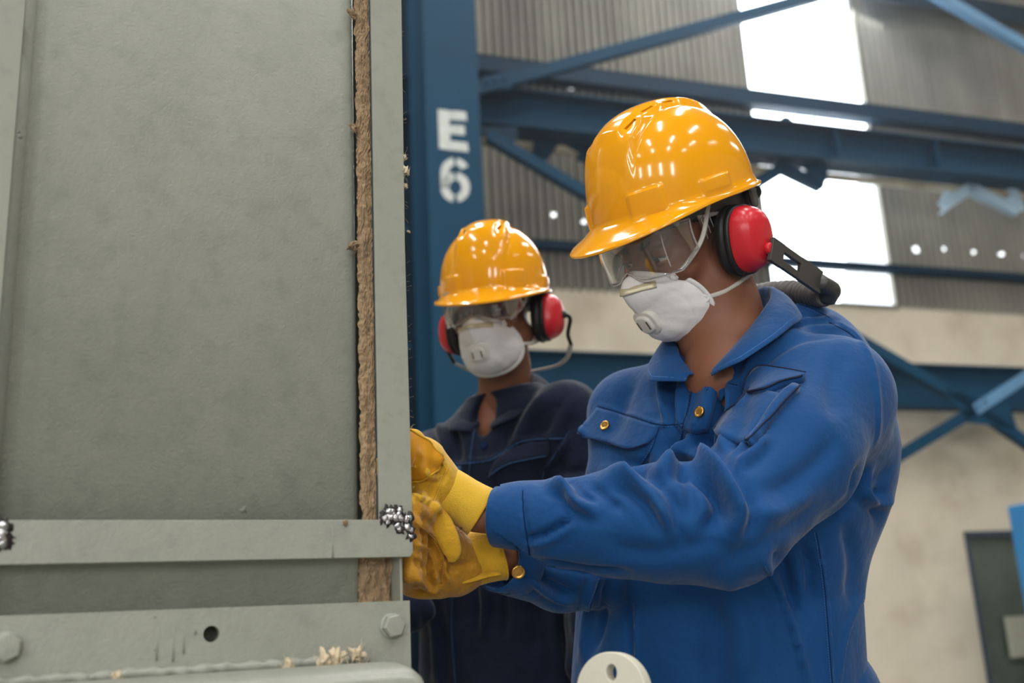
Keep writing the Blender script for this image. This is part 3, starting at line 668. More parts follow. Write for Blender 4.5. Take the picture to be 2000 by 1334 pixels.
def booldiff(o, cut):
    bpy.context.view_layer.update(); md = o.modifiers.new('b', 'BOOLEAN'); md.object = cut; md.operation = 'DIFFERENCE'; md.solver = 'EXACT'
    dg = bpy.context.evaluated_depsgraph_get(); me = bpy.data.meshes.new_from_object(o.evaluated_get(dg)); o.modifiers.clear(); o.data = me
    bpy.data.objects.remove(cut, do_unlink=True)
booldiff(o, cut); bevel(o, .0012)
# ------------------------------------------------------------------ people: heads and what they wear on them
def eul(yaw, pitch, roll):
    a, b, c = [math.radians(q) for q in (yaw, pitch, roll)]
    Rz = np.array([[math.cos(a), -math.sin(a), 0], [math.sin(a), math.cos(a), 0], [0, 0, 1]])
    Rx = np.array([[1, 0, 0], [0, math.cos(b), -math.sin(b)], [0, math.sin(b), math.cos(b)]])
    Ry = np.array([[math.cos(c), 0, math.sin(c)], [0, 1, 0], [-math.sin(c), 0, math.cos(c)]])
    return Rz@Rx@Ry
class Pose:
    def __init__(s, R, t): s.R = R; s.t = np.array(t, float)
    def w(s, v): return np.asarray(v, float)@s.R.T+s.t
    def l(s, v): return (np.asarray(v, float)-s.t)@s.R
    def d(s, v): return s.R@np.array(v, float)
def sst(x, a, b):
    t = np.clip((x-a)/(b-a), 0, 1); return t*t*(3-2*t)
M_skin = mat('warm brown skin', (128, 82, 60), .5, bump=.25, bscale=420, var=.08, vscale=30, spec=.4, bdist=.0005)
M_skin.node_tree.nodes['Principled BSDF'].inputs['Subsurface Weight'].default_value = .08
M_skin.node_tree.nodes['Principled BSDF'].inputs['Subsurface Radius'].default_value = (.012, .005, .003)
M_hair = mat('short black hair', (26, 21, 19), .55, bump=.9, bscale=700, bdist=.002, stretch=(1, 1, .25))
M_eye = mat('eyeball', (205, 196, 188), .15)
M_iris = mat('dark iris', (28, 18, 12), .1)
M_hat = mat('glossy yellow hard hat', (236, 160, 8), .12, coat=.15, bump=.05, bscale=240, bdist=.0003)
M_hatin = mat('hard hat harness', (58, 56, 54), .5)
M_mask = mat('white respirator felt', (226, 224, 222), .9, bump=.35, bscale=260, bdist=.0009, sheen=.15, bump2=(.35, 40, .002))
M_maskp = mat('white valve plastic', (214, 212, 205), .45)
M_clip = mat('cream metal nose clip', (205, 196, 165), .35, metal=.2)
M_strap = mat('grey white elastic', (196, 192, 182), .8, bump=.4, bscale=900, bdist=.0004)
M_red = mat('red ear cup plastic', (196, 30, 42), .28, bump=.05, bscale=500)
M_black = mat('black rubber', (20, 21, 23), .42)
M_grey = mat('dark grey plastic', (62, 60, 58), .4)
M_rib = mat('grey ribbed sleeve', (92, 88, 84), .6)
M_steel = mat('brushed steel', (205, 205, 205), .3, metal=1)
def lensmat(name, refl, tint):
    mt = bpy.data.materials.new(name); mt.use_nodes = True; nt = mt.node_tree; nt.nodes.clear(); L = nt.links
    o = nt.nodes.new('ShaderNodeOutputMaterial'); mx = nt.nodes.new('ShaderNodeMixShader'); t = nt.nodes.new('ShaderNodeBsdfTransparent'); g = nt.nodes.new('ShaderNodeBsdfGlossy'); lw = nt.nodes.new('ShaderNodeLayerWeight'); pw = nt.nodes.new('ShaderNodeMath'); pw.operation = 'POWER'; pw.inputs[1].default_value = 3.2; fr = nt.nodes.new('ShaderNodeMapRange'); fr.inputs[3].default_value = refl; fr.inputs[4].default_value = .9; L.new(lw.outputs['Facing'], pw.inputs[0]); L.new(pw.outputs[0], fr.inputs[0]); t.inputs[0].default_value = tint+(1,); g.inputs['Roughness'].default_value = .03; g.inputs['Color'].default_value = (1, 1, 1, 1)
    L.new(fr.outputs[0], mx.inputs[0]); L.new(t.outputs[0], mx.inputs[1]); L.new(g.outputs[0], mx.inputs[2]); L.new(mx.outputs[0], o.inputs[0]); return mt
M_lens = lensmat('clear polycarbonate lens', .08, (.93, .93, .93))
M_lensr = mat('clear plastic frame', (225, 222, 220), .12, trans=.6, ior=1.3)

def head_field(pz, chest, nr=.055):
    """distance field of a head in its local frame (face towards -y, up z, origin at the helmet rim plane)"""
    ch = pz.l(chest)
    def f(p):
        a = p.copy(); a[:, 0] = np.abs(a[:, 0])
        d = ellip(p, (0, .008, .012), (.074, .094, .095))
        d = smin(d, ellip(p, (0, -.030, -.065), (.060, .060, .075)), .03)
        d = smin(d, ellip(p, (0, -.058, -.012), (.052, .034, .034)), .02)
        d = smin(d, rcone(a, (.052, -.005, -.105), (.018, -.064, -.146), .022, .019), .03)
        d = smin(d, ellip(p, (0, -.070, -.148), (.020, .016, .016)), .02)
        d = smin(d, ellip(a, (.042, -.060, -.080), (.022, .022, .018)), .015)
        d = smin(d, ellip(a, (.030, -.084, -.033), (.026, .010, .008)), .012)
        d = smax(d, -ellip(a, (.031, -.101, -.054), (.019, .017, .012)), .010)
        d = smin(d, rcone(p, (0, -.088, -.045), (0, -.106, -.084), .0075, .0105), .010)
        d = smin(d, ellip(p, (0, -.112, -.088), (.010, .009, .008)), .008)
        d = smin(d, ellip(a, (.012, -.101, -.092), (.007, .009, .006)), .005)
        d = smin(d, ellip(p, (0, -.088, -.118), (.024, .011, .006)), .006)
        d = smin(d, ellip(p, (0, -.086, -.130), (.020, .011, .007)), .004)
        # eyelids over the balls, opened by a narrow slit looking down
        b = np.linalg.norm(a-np.array([.0315, -.0755, -.0535]), axis=1)-.0148
        b = smax(b, -rbox(a, (.0315, -.090, -.0575), (.0125, .02, .0030), .0025), .002)
        d = smin(d, b, .003)
        # ears
        e = ellip(a, (.076, .014, -.055), (.008, .017, .031)); e = smax(e, -ellip(a, (.086, .010, -.052), (.007, .010, .018)), .004)
        d = smin(d, e, .006)
        n0 = (0, .025, -.085)
        d = smin(d, rcone(p, n0, tuple(ch*.5+np.array(n0)*.5), nr, nr-.001), .025)
        d = smin(d, rcone(p, tuple(ch*.5+np.array(n0)*.5), tuple(ch), nr-.001, nr+.010), .03)
        return d
    return f

def hat_profile(th):
    """outer profile (radius fraction points) of the shell for azimuth th"""
    fr = max(0., -math.sin(th)); fl = fr**2.2
    a, b = .1065, .1265
    pts = []
    n = 2.25; N = 96
    for i in range(N+1):
        q = math.pi/2*(1-i/N); c = math.cos(q)**(2/n); s = math.sin(q)**(2/n)
        pts.append((a*c*math.cos(th), b*c*math.sin(th), .010+.131*s))
    return pts, fl
def build_hat(pz, label, group=None):
    NT = 256; V = []; rows = None
    for k in range(NT):
        th = 2*math.pi*k/NT; pts, fl = hat_profile(th); c, s = math.cos(th), math.sin(th)
        P_ = np.array(pts)
        x, y, z = P_[:, 0], P_[:, 1], P_[:, 2]
        # crown ridge with crisp edges, widest at the front, and oval vent dishes in its top
        wdt = .029+.014*np.clip((-y+.06)/.14, 0, 1)
        lin = lambda v: np.clip(v, 0, 1)
        rg = (1-lin((np.abs(x)-wdt)/.010))*(1-lin((-y-.078)/.032))*(1-lin((y-.065)/.045))
        h = .0095*rg
        for vy in (-.066, -.030, .008):
            dd = ((np.abs(x)-.034)/.010)**2+((y-vy)/.0165)**2; h = h-.0036*np.exp(-dd*dd)*(z > .05)
        # raised badge mounts low on the front quarters and accessory slots on the sides
        az = np.degrees(np.arctan2(x, -y)); aa = np.abs(az)
        tz = sst(z, .006, .010)*(1-sst(z, .036-.0*aa, .040)); ta = sst(aa, 19, 21)*(1-sst(aa, 41, 43.5))
        h = h+.0046*ta*tz
        tz = sst(z, .004, .008)*(1-sst(z, .026, .029)); ta = sst(aa, 68, 70)*(1-sst(aa, 93, 95)); h = h+.0042*ta*tz
        # outward direction
        g = np.stack([x/.1065**2, y/.1265**2, np.maximum(z-.01, 0)/.131**2], 1); g /= np.linalg.norm(g, axis=1)[:, None]
        O = P_+g*h[:, None]
        I = P_-g*.0028; I[:, 2] = np.minimum(I[:, 2], P_[:, 2])
        a, b = .1065, .1265
        rim = []
        e = .0060+.044*fl
        drop = .019*fl
        for t in (.12, .3, .55, .8, .95):
            rim.append((c*(a+.001+e*t*(1 if True else 1)), s*b+(-(e*t) if s < 0 else 0)*0+s*(e*t), .010-.010*sst(t, -.2, .5)-drop*t**1.5))
        ex, ey = c*(a+e), s*(b+e)
        rim.append((c*(a+e+.0012), s*(b+e+.0012), -.0015-drop)); rim.append((c*(a+e+.0012), s*(b+e+.0012), -.0040-drop)); rim.append((c*(a+e-.001), s*(b+e-.001), -.0050-drop))
        for t in (.8, .5, .2): rim.append((c*(a+e*t), s*(b+e*t), -.0035-drop*t**1.5))
        rim.append((c*(a-.003), s*(b-.003), .000))
        col_ = [*O, *[np.array(q) for q in rim], *I[::-1][1:]]
        V.append(col_)
    m_ = len(V[0]); V = np.array(V)
    F = []
    for k in range(NT):
        k2 = (k+1) % NT
        for j in range(m_-1): F.append((k*m_+j, k2*m_+j, k2*m_+j+1, k*m_+j+1))
    V = V.reshape(-1, 3)
    # visor length only in front: squeeze handled by fl
    # weld pole vertices
    root = thing('hard_hat', label, 'hard hat', pz.w((0, 0, -.01)), group)
    o = obj('shell', pz.w(V), [f[::-1] for f in F], M_hat, root)
    bm = bmesh.new(); bm.from_mesh(o.data); bmesh.ops.remove_doubles(bm, verts=bm.verts, dist=1e-5); bmesh.ops.recalc_face_normals(bm, faces=bm.faces); bm.to_mesh(o.data); bm.free()
    cuts = []
    for sx in (-1, 1):
        for vy, rx in ((-.066, -28), (-.030, -12), (.008, 3)):
            zc = .014+.131*(1-(abs(vy)/.1265)**2.25-(.034/.1065)**2.25)**(1/2.25)
            R_ = eul(0, 0, sx*26)@eul(0, -rx, 0)
            q = np.array([(a*.0026, b*.0105, c*.03) for a in (-1, 1) for b in (-1, 1) for c in (-1, 1)])@R_.T+np.array([sx*.0345, vy, zc])
            cuts.append((q, [(0, 1, 3, 2), (4, 6, 7, 5), (0, 4, 5, 1), (2, 3, 7, 6), (0, 2, 6, 4), (1, 5, 7, 3)]))
    v, f = merge(*[(pz.w(a), b) for a, b in cuts])
    cu = obj('cutter', v, f, None, None, smooth=False)
    bm = bmesh.new(); bm.from_mesh(cu.data); bmesh.ops.recalc_face_normals(bm, faces=bm.faces); bm.to_mesh(cu.data); bm.free()
    booldiff(o, cu)
    for p in o.data.polygons: p.use_smooth = True
    es = o.modifiers.new('es', 'EDGE_SPLIT'); es.split_angle = math.radians(50)
    # inner harness, sweat band and rear ratchet
    t = np.linspace(0, 2*math.pi, 49)[:-1]
    band = [(.082*math.cos(a), .004+.100*math.sin(a), -.006-.012*max(0, math.sin(a))) for a in t]
    obj('sweat_band', pz.w(tube(band, .0018, 8, True, flat=9, up=np.tile([0, 0, 1.], (48, 1)))[0]), tube(band, .0018, 8, True, flat=9, up=np.tile([0, 0, 1.], (48, 1)))[1], M_hatin, root)
    arc = [(.088*math.sin(a), .012+.118*math.cos(a), -.018) for a in np.radians(np.linspace(-62, 62, 25))]
    v, f = tube(arc, .0022, 8, flat=7.5, up=np.tile([0, 0, 1.], (25, 1))); rb = obj('ratchet_strap', pz.w(v), f, M_grey, root)
    v, f = lathe([(.001, .016), (.014, .016), (.017, .012), (.017, .0)], (0, .126, -.022), (0, 1, 0), 20, (0, 0, 1)); obj('ratchet_knob', pz.w(v), f, M_grey, root)
    for sx in (-1, 1):
        v, f = tube(catmull([(sx*.045, .10, .01), (sx*.05, .118, -.012), (sx*.035, .128, -.024)], 5), .005, 8, flat=.4); obj('suspension_tab', pz.w(v), f, M_grey, root)
    return root

def build_mask(pz, label, group=None):
    half = np.array([(0, -.116, -.072), (.014, -.109, -.076), (.030, -.098, -.083), (.047, -.082, -.091), (.058, -.066, -.104), (.064, -.054, -.122), (.065, -.047, -.142), (.058, -.047, -.160), (.042, -.055, -.175), (.021, -.062, -.183), (0, -.065, -.185)])
    half = (half-[0, -.08, -.125])*[.93, .95, .94]+[0, -.077, -.119]
    per = np.concatenate([half, (half*[-1, 1, 1])[-2:0:-1]]); per = catmull(per, 5, closed=True); NU = len(per)
    C_ = np.array([0, -.075, -.120]); D_ = np.array([0, -.0400, -.004]); NV = 26
    V = []
    cen = np.array(C_)
    rows = []
    out = per-C_; out[:, 1] = 0; out /= np.linalg.norm(out, axis=1)[:, None]
    rows.append(per+out*.0048+np.array([0, .004, 0])); rows.append(per+out*.0050+np.array([0, .0022, 0])); rows.append(per+out*.0012+np.array([0, .0005, 0]))
    for j in range(NV):
        ph = math.pi/2*(j/(NV-1)); c = math.cos(ph)**.82; s = math.sin(ph)**1.05
        R_ = C_+(per-C_)*c+D_*s
        # stiff nose fold and seams pressed in the felt
        x, z = R_[:, 0], R_[:, 2]; u = np.arange(NU)/NU
        dsp = np.zeros(NU)
        dsp += -.0011*np.exp(-((np.abs(x)-.012-(z+.08)*-.55)/.0022)**2)*(1-c)*(c > .02)
        dsp += .0005*np.sin(u*2*math.pi*7+3*s)*math.sin(ph)*c+.0004*np.sin(u*2*math.pi*17+5*s)*c*c
        dsp += -.0010*math.exp(-((c-.86)/.02)**2)
        n = R_-(C_+np.array([0, .03, 0])); n /= np.linalg.norm(n, axis=1)[:, None]
        # nose ridge
        dsp += .004*np.exp(-(x/.010)**2)*np.exp(-((z+.086)/.014)**2)
        rows.append(R_+n*dsp[:, None])
    V = np.array(rows); m_ = len(rows)
    F = [(j*NU+k, j*NU+(k+1) % NU, (j+1)*NU+(k+1) % NU, (j+1)*NU+k) for j in range(m_-1) for k in range(NU)]
    root = thing('respirator_mask', label, 'mask', pz.w((0, -.1, -.185)), group)
    o = obj('cup', pz.w(V.reshape(-1, 3)), F, M_mask, root); sol = o.modifiers.new('s', 'SOLIDIFY'); sol.thickness = .0016; sol.offset = -1
    B = bvh(pz.w(V.reshape(-1, 3)), F)
    def onmask(x, z, off=0):
        o_ = pz.w((x, -.25, z)); h = B.ray_cast(Vector(o_), Vector(pz.d((0, 1, 0))))
        return (np.array(h[0])-pz.d((0, 1, 0))*off) if h[0] else pz.w((x, -.12, z))
    path = [onmask(x, -.0850-(x/.036)**2*.002, .0024) for x in np.linspace(-.034, .034, 15)]
    v, f = tube(path, .0056, 8, flat=.25, up=np.array([pz.d((0, -1, .4))]*15)); obj('nose_clip', v, f, M_clip, root)
    # exhalation valve
    vc = np.array([0, -.1095, -.137]); ax = np.array([0, -.93, -.36]); ax /= np.linalg.norm(ax); xd = np.array([1., 0, 0])
    v, f = lathe([(.0210, -.008), (.0210, .0005), (.0200, .0020), (.0165, .0026), (.0150, .0030), (.0140, .0062), (.0125, .0072), (.0001, .0076)], vc, ax, 40, xd, 1.0, .92, 2.9)
    vv = obj('valve', pz.w(v), f, M_maskp, root); bevel(vv, .0004, 2, 25)
    yd = np.cross(ax, xd)
    for sx in (-1, 1):
        q = np.array([vc+ax*b+xd*(sx*.0092+a*.0012)+yd*c*.0065 for a in (-1, 1) for b in (.0066, .0078) for c in (-1, 1)])
        obj('valve_slot', pz.w(q), [(0, 1, 3, 2), (4, 6, 7, 5), (0, 4, 5, 1), (2, 3, 7, 6), (0, 2, 6, 4), (1, 5, 7, 3)], mat('dark slot', (86, 78, 50), .6) if 'dark slot' not in MATS else MATS['dark slot'], vv, smooth=False)
    for sx in (-1, 1):
        for (a, b, c) in (((.0480, -.0795, -.0840), (.080, -.045, -.048), (.079, -.005, .012)),):
            pth = catmull([np.array(q)*[sx, 1, 1] for q in (a, (.0655, -.068, -.072), b, (.0815, -.022, -.015), c)], 6)
            v, f = tube(pth, .0034, 6, flat=.3, up=np.tile([1., -.9, 0]*np.array([sx, 1, 1]), (len(pth), 1))); obj('head_strap', pz.w(v), f, M_strap, root)
        pth = catmull([np.array(q)*[sx, 1, 1] for q in ((.0610, -.049, -.126), (.0745, -.022, -.126), (.0800, .014, -.119), (.074, .055, -.112), (.045, .092, -.108), (0, .104, -.106))], 6)
        v, f = tube(pth, .0034, 6, flat=.3, up=np.tile([1., 0, 0]*np.array([sx, 1, 1]), (len(pth), 1))); obj('neck_strap', pz.w(v), f, M_strap, root)
        for c in ((.0475, -.0805, -.0845), (.0605, -.0505, -.1265)):
            n = np.array([.75*sx, -.62, 0]); v, f = lathe([(.0062, -.002), (.0062, .0012), (.005, .0022), (.0025, .0022), (.0018, .0012), (.0001, .0012)], np.array(c)*[sx, 1, 1], n, 18); obj('strap_tab', pz.w(v), f, M_mask, root)
    return root

def build_goggles(pz, label, group=None):
    root = thing('safety_goggles', label, 'goggles', pz.w((0, -.11, -.075)), group)
    NT = 61; T_ = np.linspace(-1, 1, NT); V = []; NZ = 15
    def plan(t, k=1.0):
        a = t*math.radians(84); n = 2.9
        c, s = math.cos(a), math.sin(a); x = .079*math.copysign(abs(s)**(2/n), s); y = -.040-.084*abs(c)**(2/n)
        return x, y
    G = np.zeros((NZ, NT, 3))
    for j, t in enumerate(T_):
        x, y = plan(t); at = abs(t)
        zt = -.012-.004*at**2; zb = -.0775+.0145*math.exp(-(x/.016)**2)+.020*sst(at, .72, 1.0)
        for i in range(NZ):
            v = i/(NZ-1); z = zt+(zb-zt)*v; bul = math.sin(math.pi*v)*.003
            tp = -.004*v; sc = 1-.02*v
            G[i, j] = (x*sc*(1+bul*2), y*(1)+(-bul)-tp*2-(-.007+.010*v)*.5, z)
    F = [(i*NT+j, i*NT+j+1, (i+1)*NT+j+1, (i+1)*NT+j) for i in range(NZ-1) for j in range(NT-1)]
    o = obj('lens', pz.w(G.reshape(-1, 3)), F, M_lens, root); s_ = o.modifiers.new('s', 'SOLIDIFY'); s_.thickness = .002; s_.offset = 0
    for row, r, nm in ((0, .0014, 'top_rim'), (NZ-1, .0012, 'bottom_rim')):
        v, f = tube(G[row], r, 6); obj(nm, pz.w(v), f, M_lensr, root)
    for sx, jj in ((1, NT-1), (-1, 0)):
        v, f = tube(G[:, jj], .0012, 6); obj('side_rim', pz.w(v), f, M_lensr, root)
        j2 = int((1+sx*.60)/2*(NT-1)); v, f = tube(G[2:-2, j2]*[1.006, 1.004, 1], .0009, 6); obj('lens_rib', pz.w(v), f, M_lensr, root)
        # ventilated side shield and temple
        a = np.array([.0795*sx, -.036, -.020]); b = np.array([.0800*sx, .004, -.024])
        q = prism([(.0785*sx, -.040, -.016), (.0795*sx, -.006, -.020), (.0795*sx, -.010, -.036), (.0785*sx, -.036, -.058)], (.0014*sx, 0, 0)); so = obj('side_shield', pz.w(q[0]), q[1], M_lens, root, smooth=False)
        for kk in range(3):
            v, f = tube([(.0808*sx, -.036+kk*.008, -.022-kk*.0), (.0808*sx, -.034+kk*.008, -.050+kk*.006)], .0006, 5); obj('shield_rib', pz.w(v), f, M_lensr, so)
        v, f = tube(catmull([(.0800*sx, -.030, -.020), (.0810*sx, .0, -.022), (.0800*sx, .035, -.028), (.073*sx, .055, -.042)], 5), .0032, 8, flat=.45, up=np.tile([1., 0, 0], (16, 1))); obj('temple_arm', pz.w(v), f, M_lensr, root)
        v, f = lathe([(.0001, .0), (.0042, .0), (.0042, .002), (.003, .0032), (.0001, .0034)], (.0745*sx, -.0745, -.0165), (sx*.8, -.6, 0), 14); obj('hinge', pz.w(v), f, M_lensr, root)
    return root

def build_muffs(pz, label, ribbed, group=None):
    root = thing('ear_defenders', label, 'ear defenders', pz.w((0, .02, -.12)), group)
    for sx in (-1, 1):
        c = np.array([.080*sx, .010, -.066]); ax = np.array([sx*1., .10, -.03]); ax /= np.linalg.norm(ax); xd = np.array([0, .18, 1.])
        v, f = lathe([(.030, -.004), (.044, -.003), (.0485, .002), (.050, .007), (.0485, .0115), (.0455, .0135), (.0455, .0145), (.048, .0155), (.048, .0205), (.046, .0225), (.04, .023)], c, ax, 48, xd, 1.0, .80, 2.35); sl = obj('ear_cushion', pz.w(v), f, M_black, root)
        prof = [(.0440, .021), (.0455, .0235), (.0450, .0270), (.0415, .0365), (.0370, .0440), (.028, .0500), (.016, .0530), (.0001, .0540)]
        v, f = lathe(prof, c, ax, 48, xd, 1.0, .80, 2.5)
        y = np.cross(ax, xd/np.linalg.norm(xd))
        cup = obj('ear_cup', pz.w(v), f, M_red, root); cup.modifiers.new('ss', 'SUBSURF').levels = 1; cup.modifiers['ss'].render_levels = 1
        pc = c+ax*.054
        v, f = lathe([(.008, -.006), (.008, .003), (.006, .005), (.0001, .005)], pc+np.array([0, 0, -.018 if ribbed else 0]), ax, 20); obj('pivot', pz.w(v), f, M_red if ribbed else M_black, root)
        if ribbed:
            p0 = pc+ax*.004+np.array([0, .0, -.020]); p1 = np.array([.120*sx, .108, -.160])
            dirn = (p1-p0); L_ = np.linalg.norm(dirn); dirn /= L_; wd = np.cross(dirn, ax); wd /= np.linalg.norm(wd); th = np.cross(wd, dirn)
            def bx(t0, t1, w0, w1, h=.0032):
                q = [p0+dirn*t*L_+wd*w_+th*hh for hh in (-h, h) for t in (t0, t1) for w_ in (w0, w1)]
                return np.array(q), [(0, 1, 3, 2), (4, 6, 7, 5), (0, 4, 5, 1), (2, 3, 7, 6), (0, 2, 6, 4), (1, 5, 7, 3)]
            pieces = [bx(-.03, .20, -.0165, .0165), bx(.19, .56, -.0160, -.0060), bx(.19, .56, .0060, .0160), bx(.55, 1.0, -.0165, .0165)]
            for i_, q in enumerate(pieces):
                bevel(obj('arm_plate', pz.w(q[0]), q[1], M_grey, root, smooth=False), .0009)
            e_ = catmull([p1-dirn*.004, p1+dirn*.008, np.array([.118*sx, .127, -.176]), np.array([.104*sx, .130, -.188])], 5)
            v, f = tube(e_, np.linspace(.0145, .0150, len(e_)), 12, flat=.8); obj('band_elbow', pz.w(v), f, M_grey, root)
        else:
            e_ = catmull([pc+ax*.004, pc+ax*.010+np.array([0, .006, -.010]), np.array([.132*sx, .030, -.105]), np.array([.130*sx, .045, -.125])], 5)
            v, f = tube(e_, .004, 8); obj('band_elbow', pz.w(v), f, M_black, root)
    if ribbed:
        pth = catmull([(.106, .129, -.182), (.07, .134, -.180), (.03, .137, -.172), (-.03, .137, -.172), (-.07, .134, -.180), (-.106, .129, -.182)], 24)
        r = .0160+.0038*np.sin(np.arange(len(pth))*1.35)
        v, f = tube(pth, r, 16, flat=.9); obj('neck_band', pz.w(v), f, M_rib, root, label='grey ribbed sleeve around the neck band')
    else:
        pth = catmull([(.130, .045, -.125), (.100, .085, -.150), (.05, .115, -.160), (-.05, .115, -.160), (-.100, .085, -.150), (-.130, .045, -.125)], 8)
        v, f = tube(pth, .0055, 10, flat=.5); obj('neck_band', pz.w(v), f, M_strap, root, label='white neck band')
    return root
def face_bits(pz, body):
    for sx in (-1, 1):
        c = np.array([.0315*sx, -.0755, -.0535])
        def sph(cc, r, ax, half=math.pi, n=16):
            prof = [(r*math.sin(half*i/10), r*math.cos(half*i/10)) for i in range(11)][::1]; prof[0] = (1e-4, prof[0][1]); return lathe(prof[::-1], cc, ax, n)
        v, f = sph(c, .0128, (0, -1, 0)); eb = obj('eyeball', pz.w(v), f, M_eye, body)
        g = np.array([-.15 if sx > 0 else -.1, -1, -.42]); g /= np.linalg.norm(g)
        v, f = sph(c, .0132, g, .48); obj('iris', pz.w(v), f, M_iris, eb)
        lid = catmull([(sx*.0185, -.0865, -.0545), (sx*.025, -.0905, -.0538), (sx*.0325, -.0915, -.0535), (sx*.040, -.0885, -.0545), (sx*.0445, -.083, -.0560)], 4)
        v, f = tube(lid, .0009, 5); obj('eyelash', pz.w(v), f, M_hair, body)
        br = catmull([(sx*.012, -.0945, -.0385), (sx*.022, -.0955, -.0335), (sx*.035, -.0915, -.0295), (sx*.047, -.0800, -.0330)], 5)
        v, f = tube(br, [.0030+.0022*math.sin(math.pi*(i/15)**.7) for i in range(16)], 6, flat=.5, up=np.tile([0, -1, 0.2], (16, 1))); obj('eyebrow', pz.w(v), f, M_hair, body)
def build_hair(pz, body):
    def f(p):
        d = ellip(p, (0, .008, .012), (.0775, .0985, .098)); a = np.abs(p[:, 0])
        lim = -.052+.0*a+np.where(p[:, 1] > .01, -.035*np.clip((p[:, 1]-.01)/.05, 0, 1), 0)
        front = -(p[:, 1]+.052)+.0*a
        d = smax(d, lim-p[:, 2]+.004*np.sin(p[:, 0]*300)*0, .004)
        d = smax(d, -(p[:, 1]+.056)-np.clip((p[:, 2]+.02)*1.2, -.2, .03), .004)
        return d+.0006*np.sin(p[:, 0]*700+p[:, 2]*300)*np.sin(p[:, 1]*800)
    V, F = surfnet(f, (-.09, -.08, -.12), (.09, .12, .02), .003)
    return obj('hair', pz.w(V), F, M_hair, body)
# ------------------------------------------------------------------ people: bodies and clothes
M_jb = mat('royal blue work cotton', (13, 68, 122), .80, bump=.35, bscale=900, detail=2, sheen=.17, bdist=.0006, bump2=(.45, 20, .010), var=.10, vscale=14, spec=.25)
M_jbd = mat('blue work cotton edge', (12, 34, 74), .85, bump=.3, bscale=900, spec=.2)
M_st = mat('blue stitching', (64, 116, 178), .8)
M_jn = mat('navy work cotton', (20, 30, 52), .85, bump=.35, bscale=900, detail=2, sheen=.2, bdist=.0006, bump2=(.5, 18, .012), var=.12, vscale=14, spec=.25)
M_pipe = mat('blue piping', (44, 84, 130), .7)
M_brass = mat('brass press stud', (212, 160, 84), .3, metal=1)
M_glove = mat('yellow suede', (212, 164, 44), .85, bump=.6, bscale=700, sheen=.25, bdist=.0008, var=.14, vscale=40, spec=.25, bump2=(.8, 60, .004))
M_glove2 = mat('amber grain leather', (214, 148, 24), .42, bump=.35, bscale=260, bdist=.0008, var=.12, vscale=40)
M_glove3 = mat('ochre crumpled suede', (190, 134, 26), .75, bump=.6, bscale=500, sheen=.2, bdist=.001, var=.25, vscale=45, bump2=(.9, 50, .005))
M_cuff = mat('bright yellow knit cuff', (220, 178, 58), .9, bump=1., bscale=700, sheen=.3, bdist=.0012, spec=.2, bump2=(.5, 40, .003))
M_boot = mat('black boot leather', (24, 22, 21), .5, bump=.3, bscale=300)

def torso_frame(yaw): 
    a = math.radians(yaw); return np.array([[math.cos(a), -math.sin(a), 0], [math.sin(a), math.cos(a), 0], [0, 0, 1.]])
def sections(R, zc, cx, cy, za, A, B, n=2.4):
    """tapering super-elliptic trunk; centres (cx, cy) at heights zc, half widths A, B at heights za"""
    def f(p):
        z = p[:, 2]; c = np.stack([np.interp(z, zc, cx), np.interp(z, zc, cy), z], 1); q = (p-c)@R
        a = np.interp(z, za, A); b = np.interp(z, za, B); k = ((np.abs(q[:, 0])/a)**n+(np.abs(q[:, 1])/b)**n)**(1/n)
        d = (k-1)*np.minimum(a, b)*.9
        return np.maximum(d, np.maximum(z-za[-1], za[0]-z))
    return f
def chain(p, pts, rad, k=.012):
    d = None
    for i in range(len(pts)-1):
        e = rcone(p, pts[i], pts[i+1], rad[i], rad[i+1]); d = e if d is None else smin(d, e, k)
    return d
def legs(R, hip, tw, mat_, root, bend=0):
    """trousers and boots from the hip down to the floor"""
    L = []
    for sx in (-1, 1):
        h = hip+R@np.array([sx*.095, 0, 0]); kn = np.array([*(hip+R@np.array([sx*.11, -.03, 0]))[:2], .50]); an = np.array([*(hip+R@np.array([sx*.12, .01, 0]))[:2], .10])
        L.append((h, kn, an))
    def f(p):
        d = None
        for h, kn, an in L:
            e = chain(p, [h, kn, an], [.105, .082, .075], .02); d = e if d is None else smin(d, e, .03)
        d = smin(d, ellip(p, hip+np.array([0, 0, .02]), (.2, .14, .12), R), .05)
        return np.maximum(d, .075-p[:, 2])
    lo = np.min([q for t in L for q in t], 0)-.24; hi = np.max([q for t in L for q in t], 0)+.24; lo[2] = .05
    V, F = surfnet(f, lo, hi, .012); obj('trousers', V, F, mat_, root)
    for h, kn, an in L:
        fw = R@np.array([0, -1, 0])
        def g(p):
            d = rcone(p, (an[0], an[1], .16), (an[0], an[1], .06), .055, .05); t = an*[1, 1, 0]+fw*.15+np.array([0, 0, .045])
            d = smin(d, rcone(p, (an[0]-fw[0]*.03, an[1]-fw[1]*.03, .045), t, .045, .043), .03); return np.maximum(d, .004-p[:, 2])
        V, F = surfnet(g, an*[1, 1, 0]-[.24, .24, 0], an*[1, 1, 0]+[.24, .24, .24], .009); obj('boot', V, F, M_boot, root)

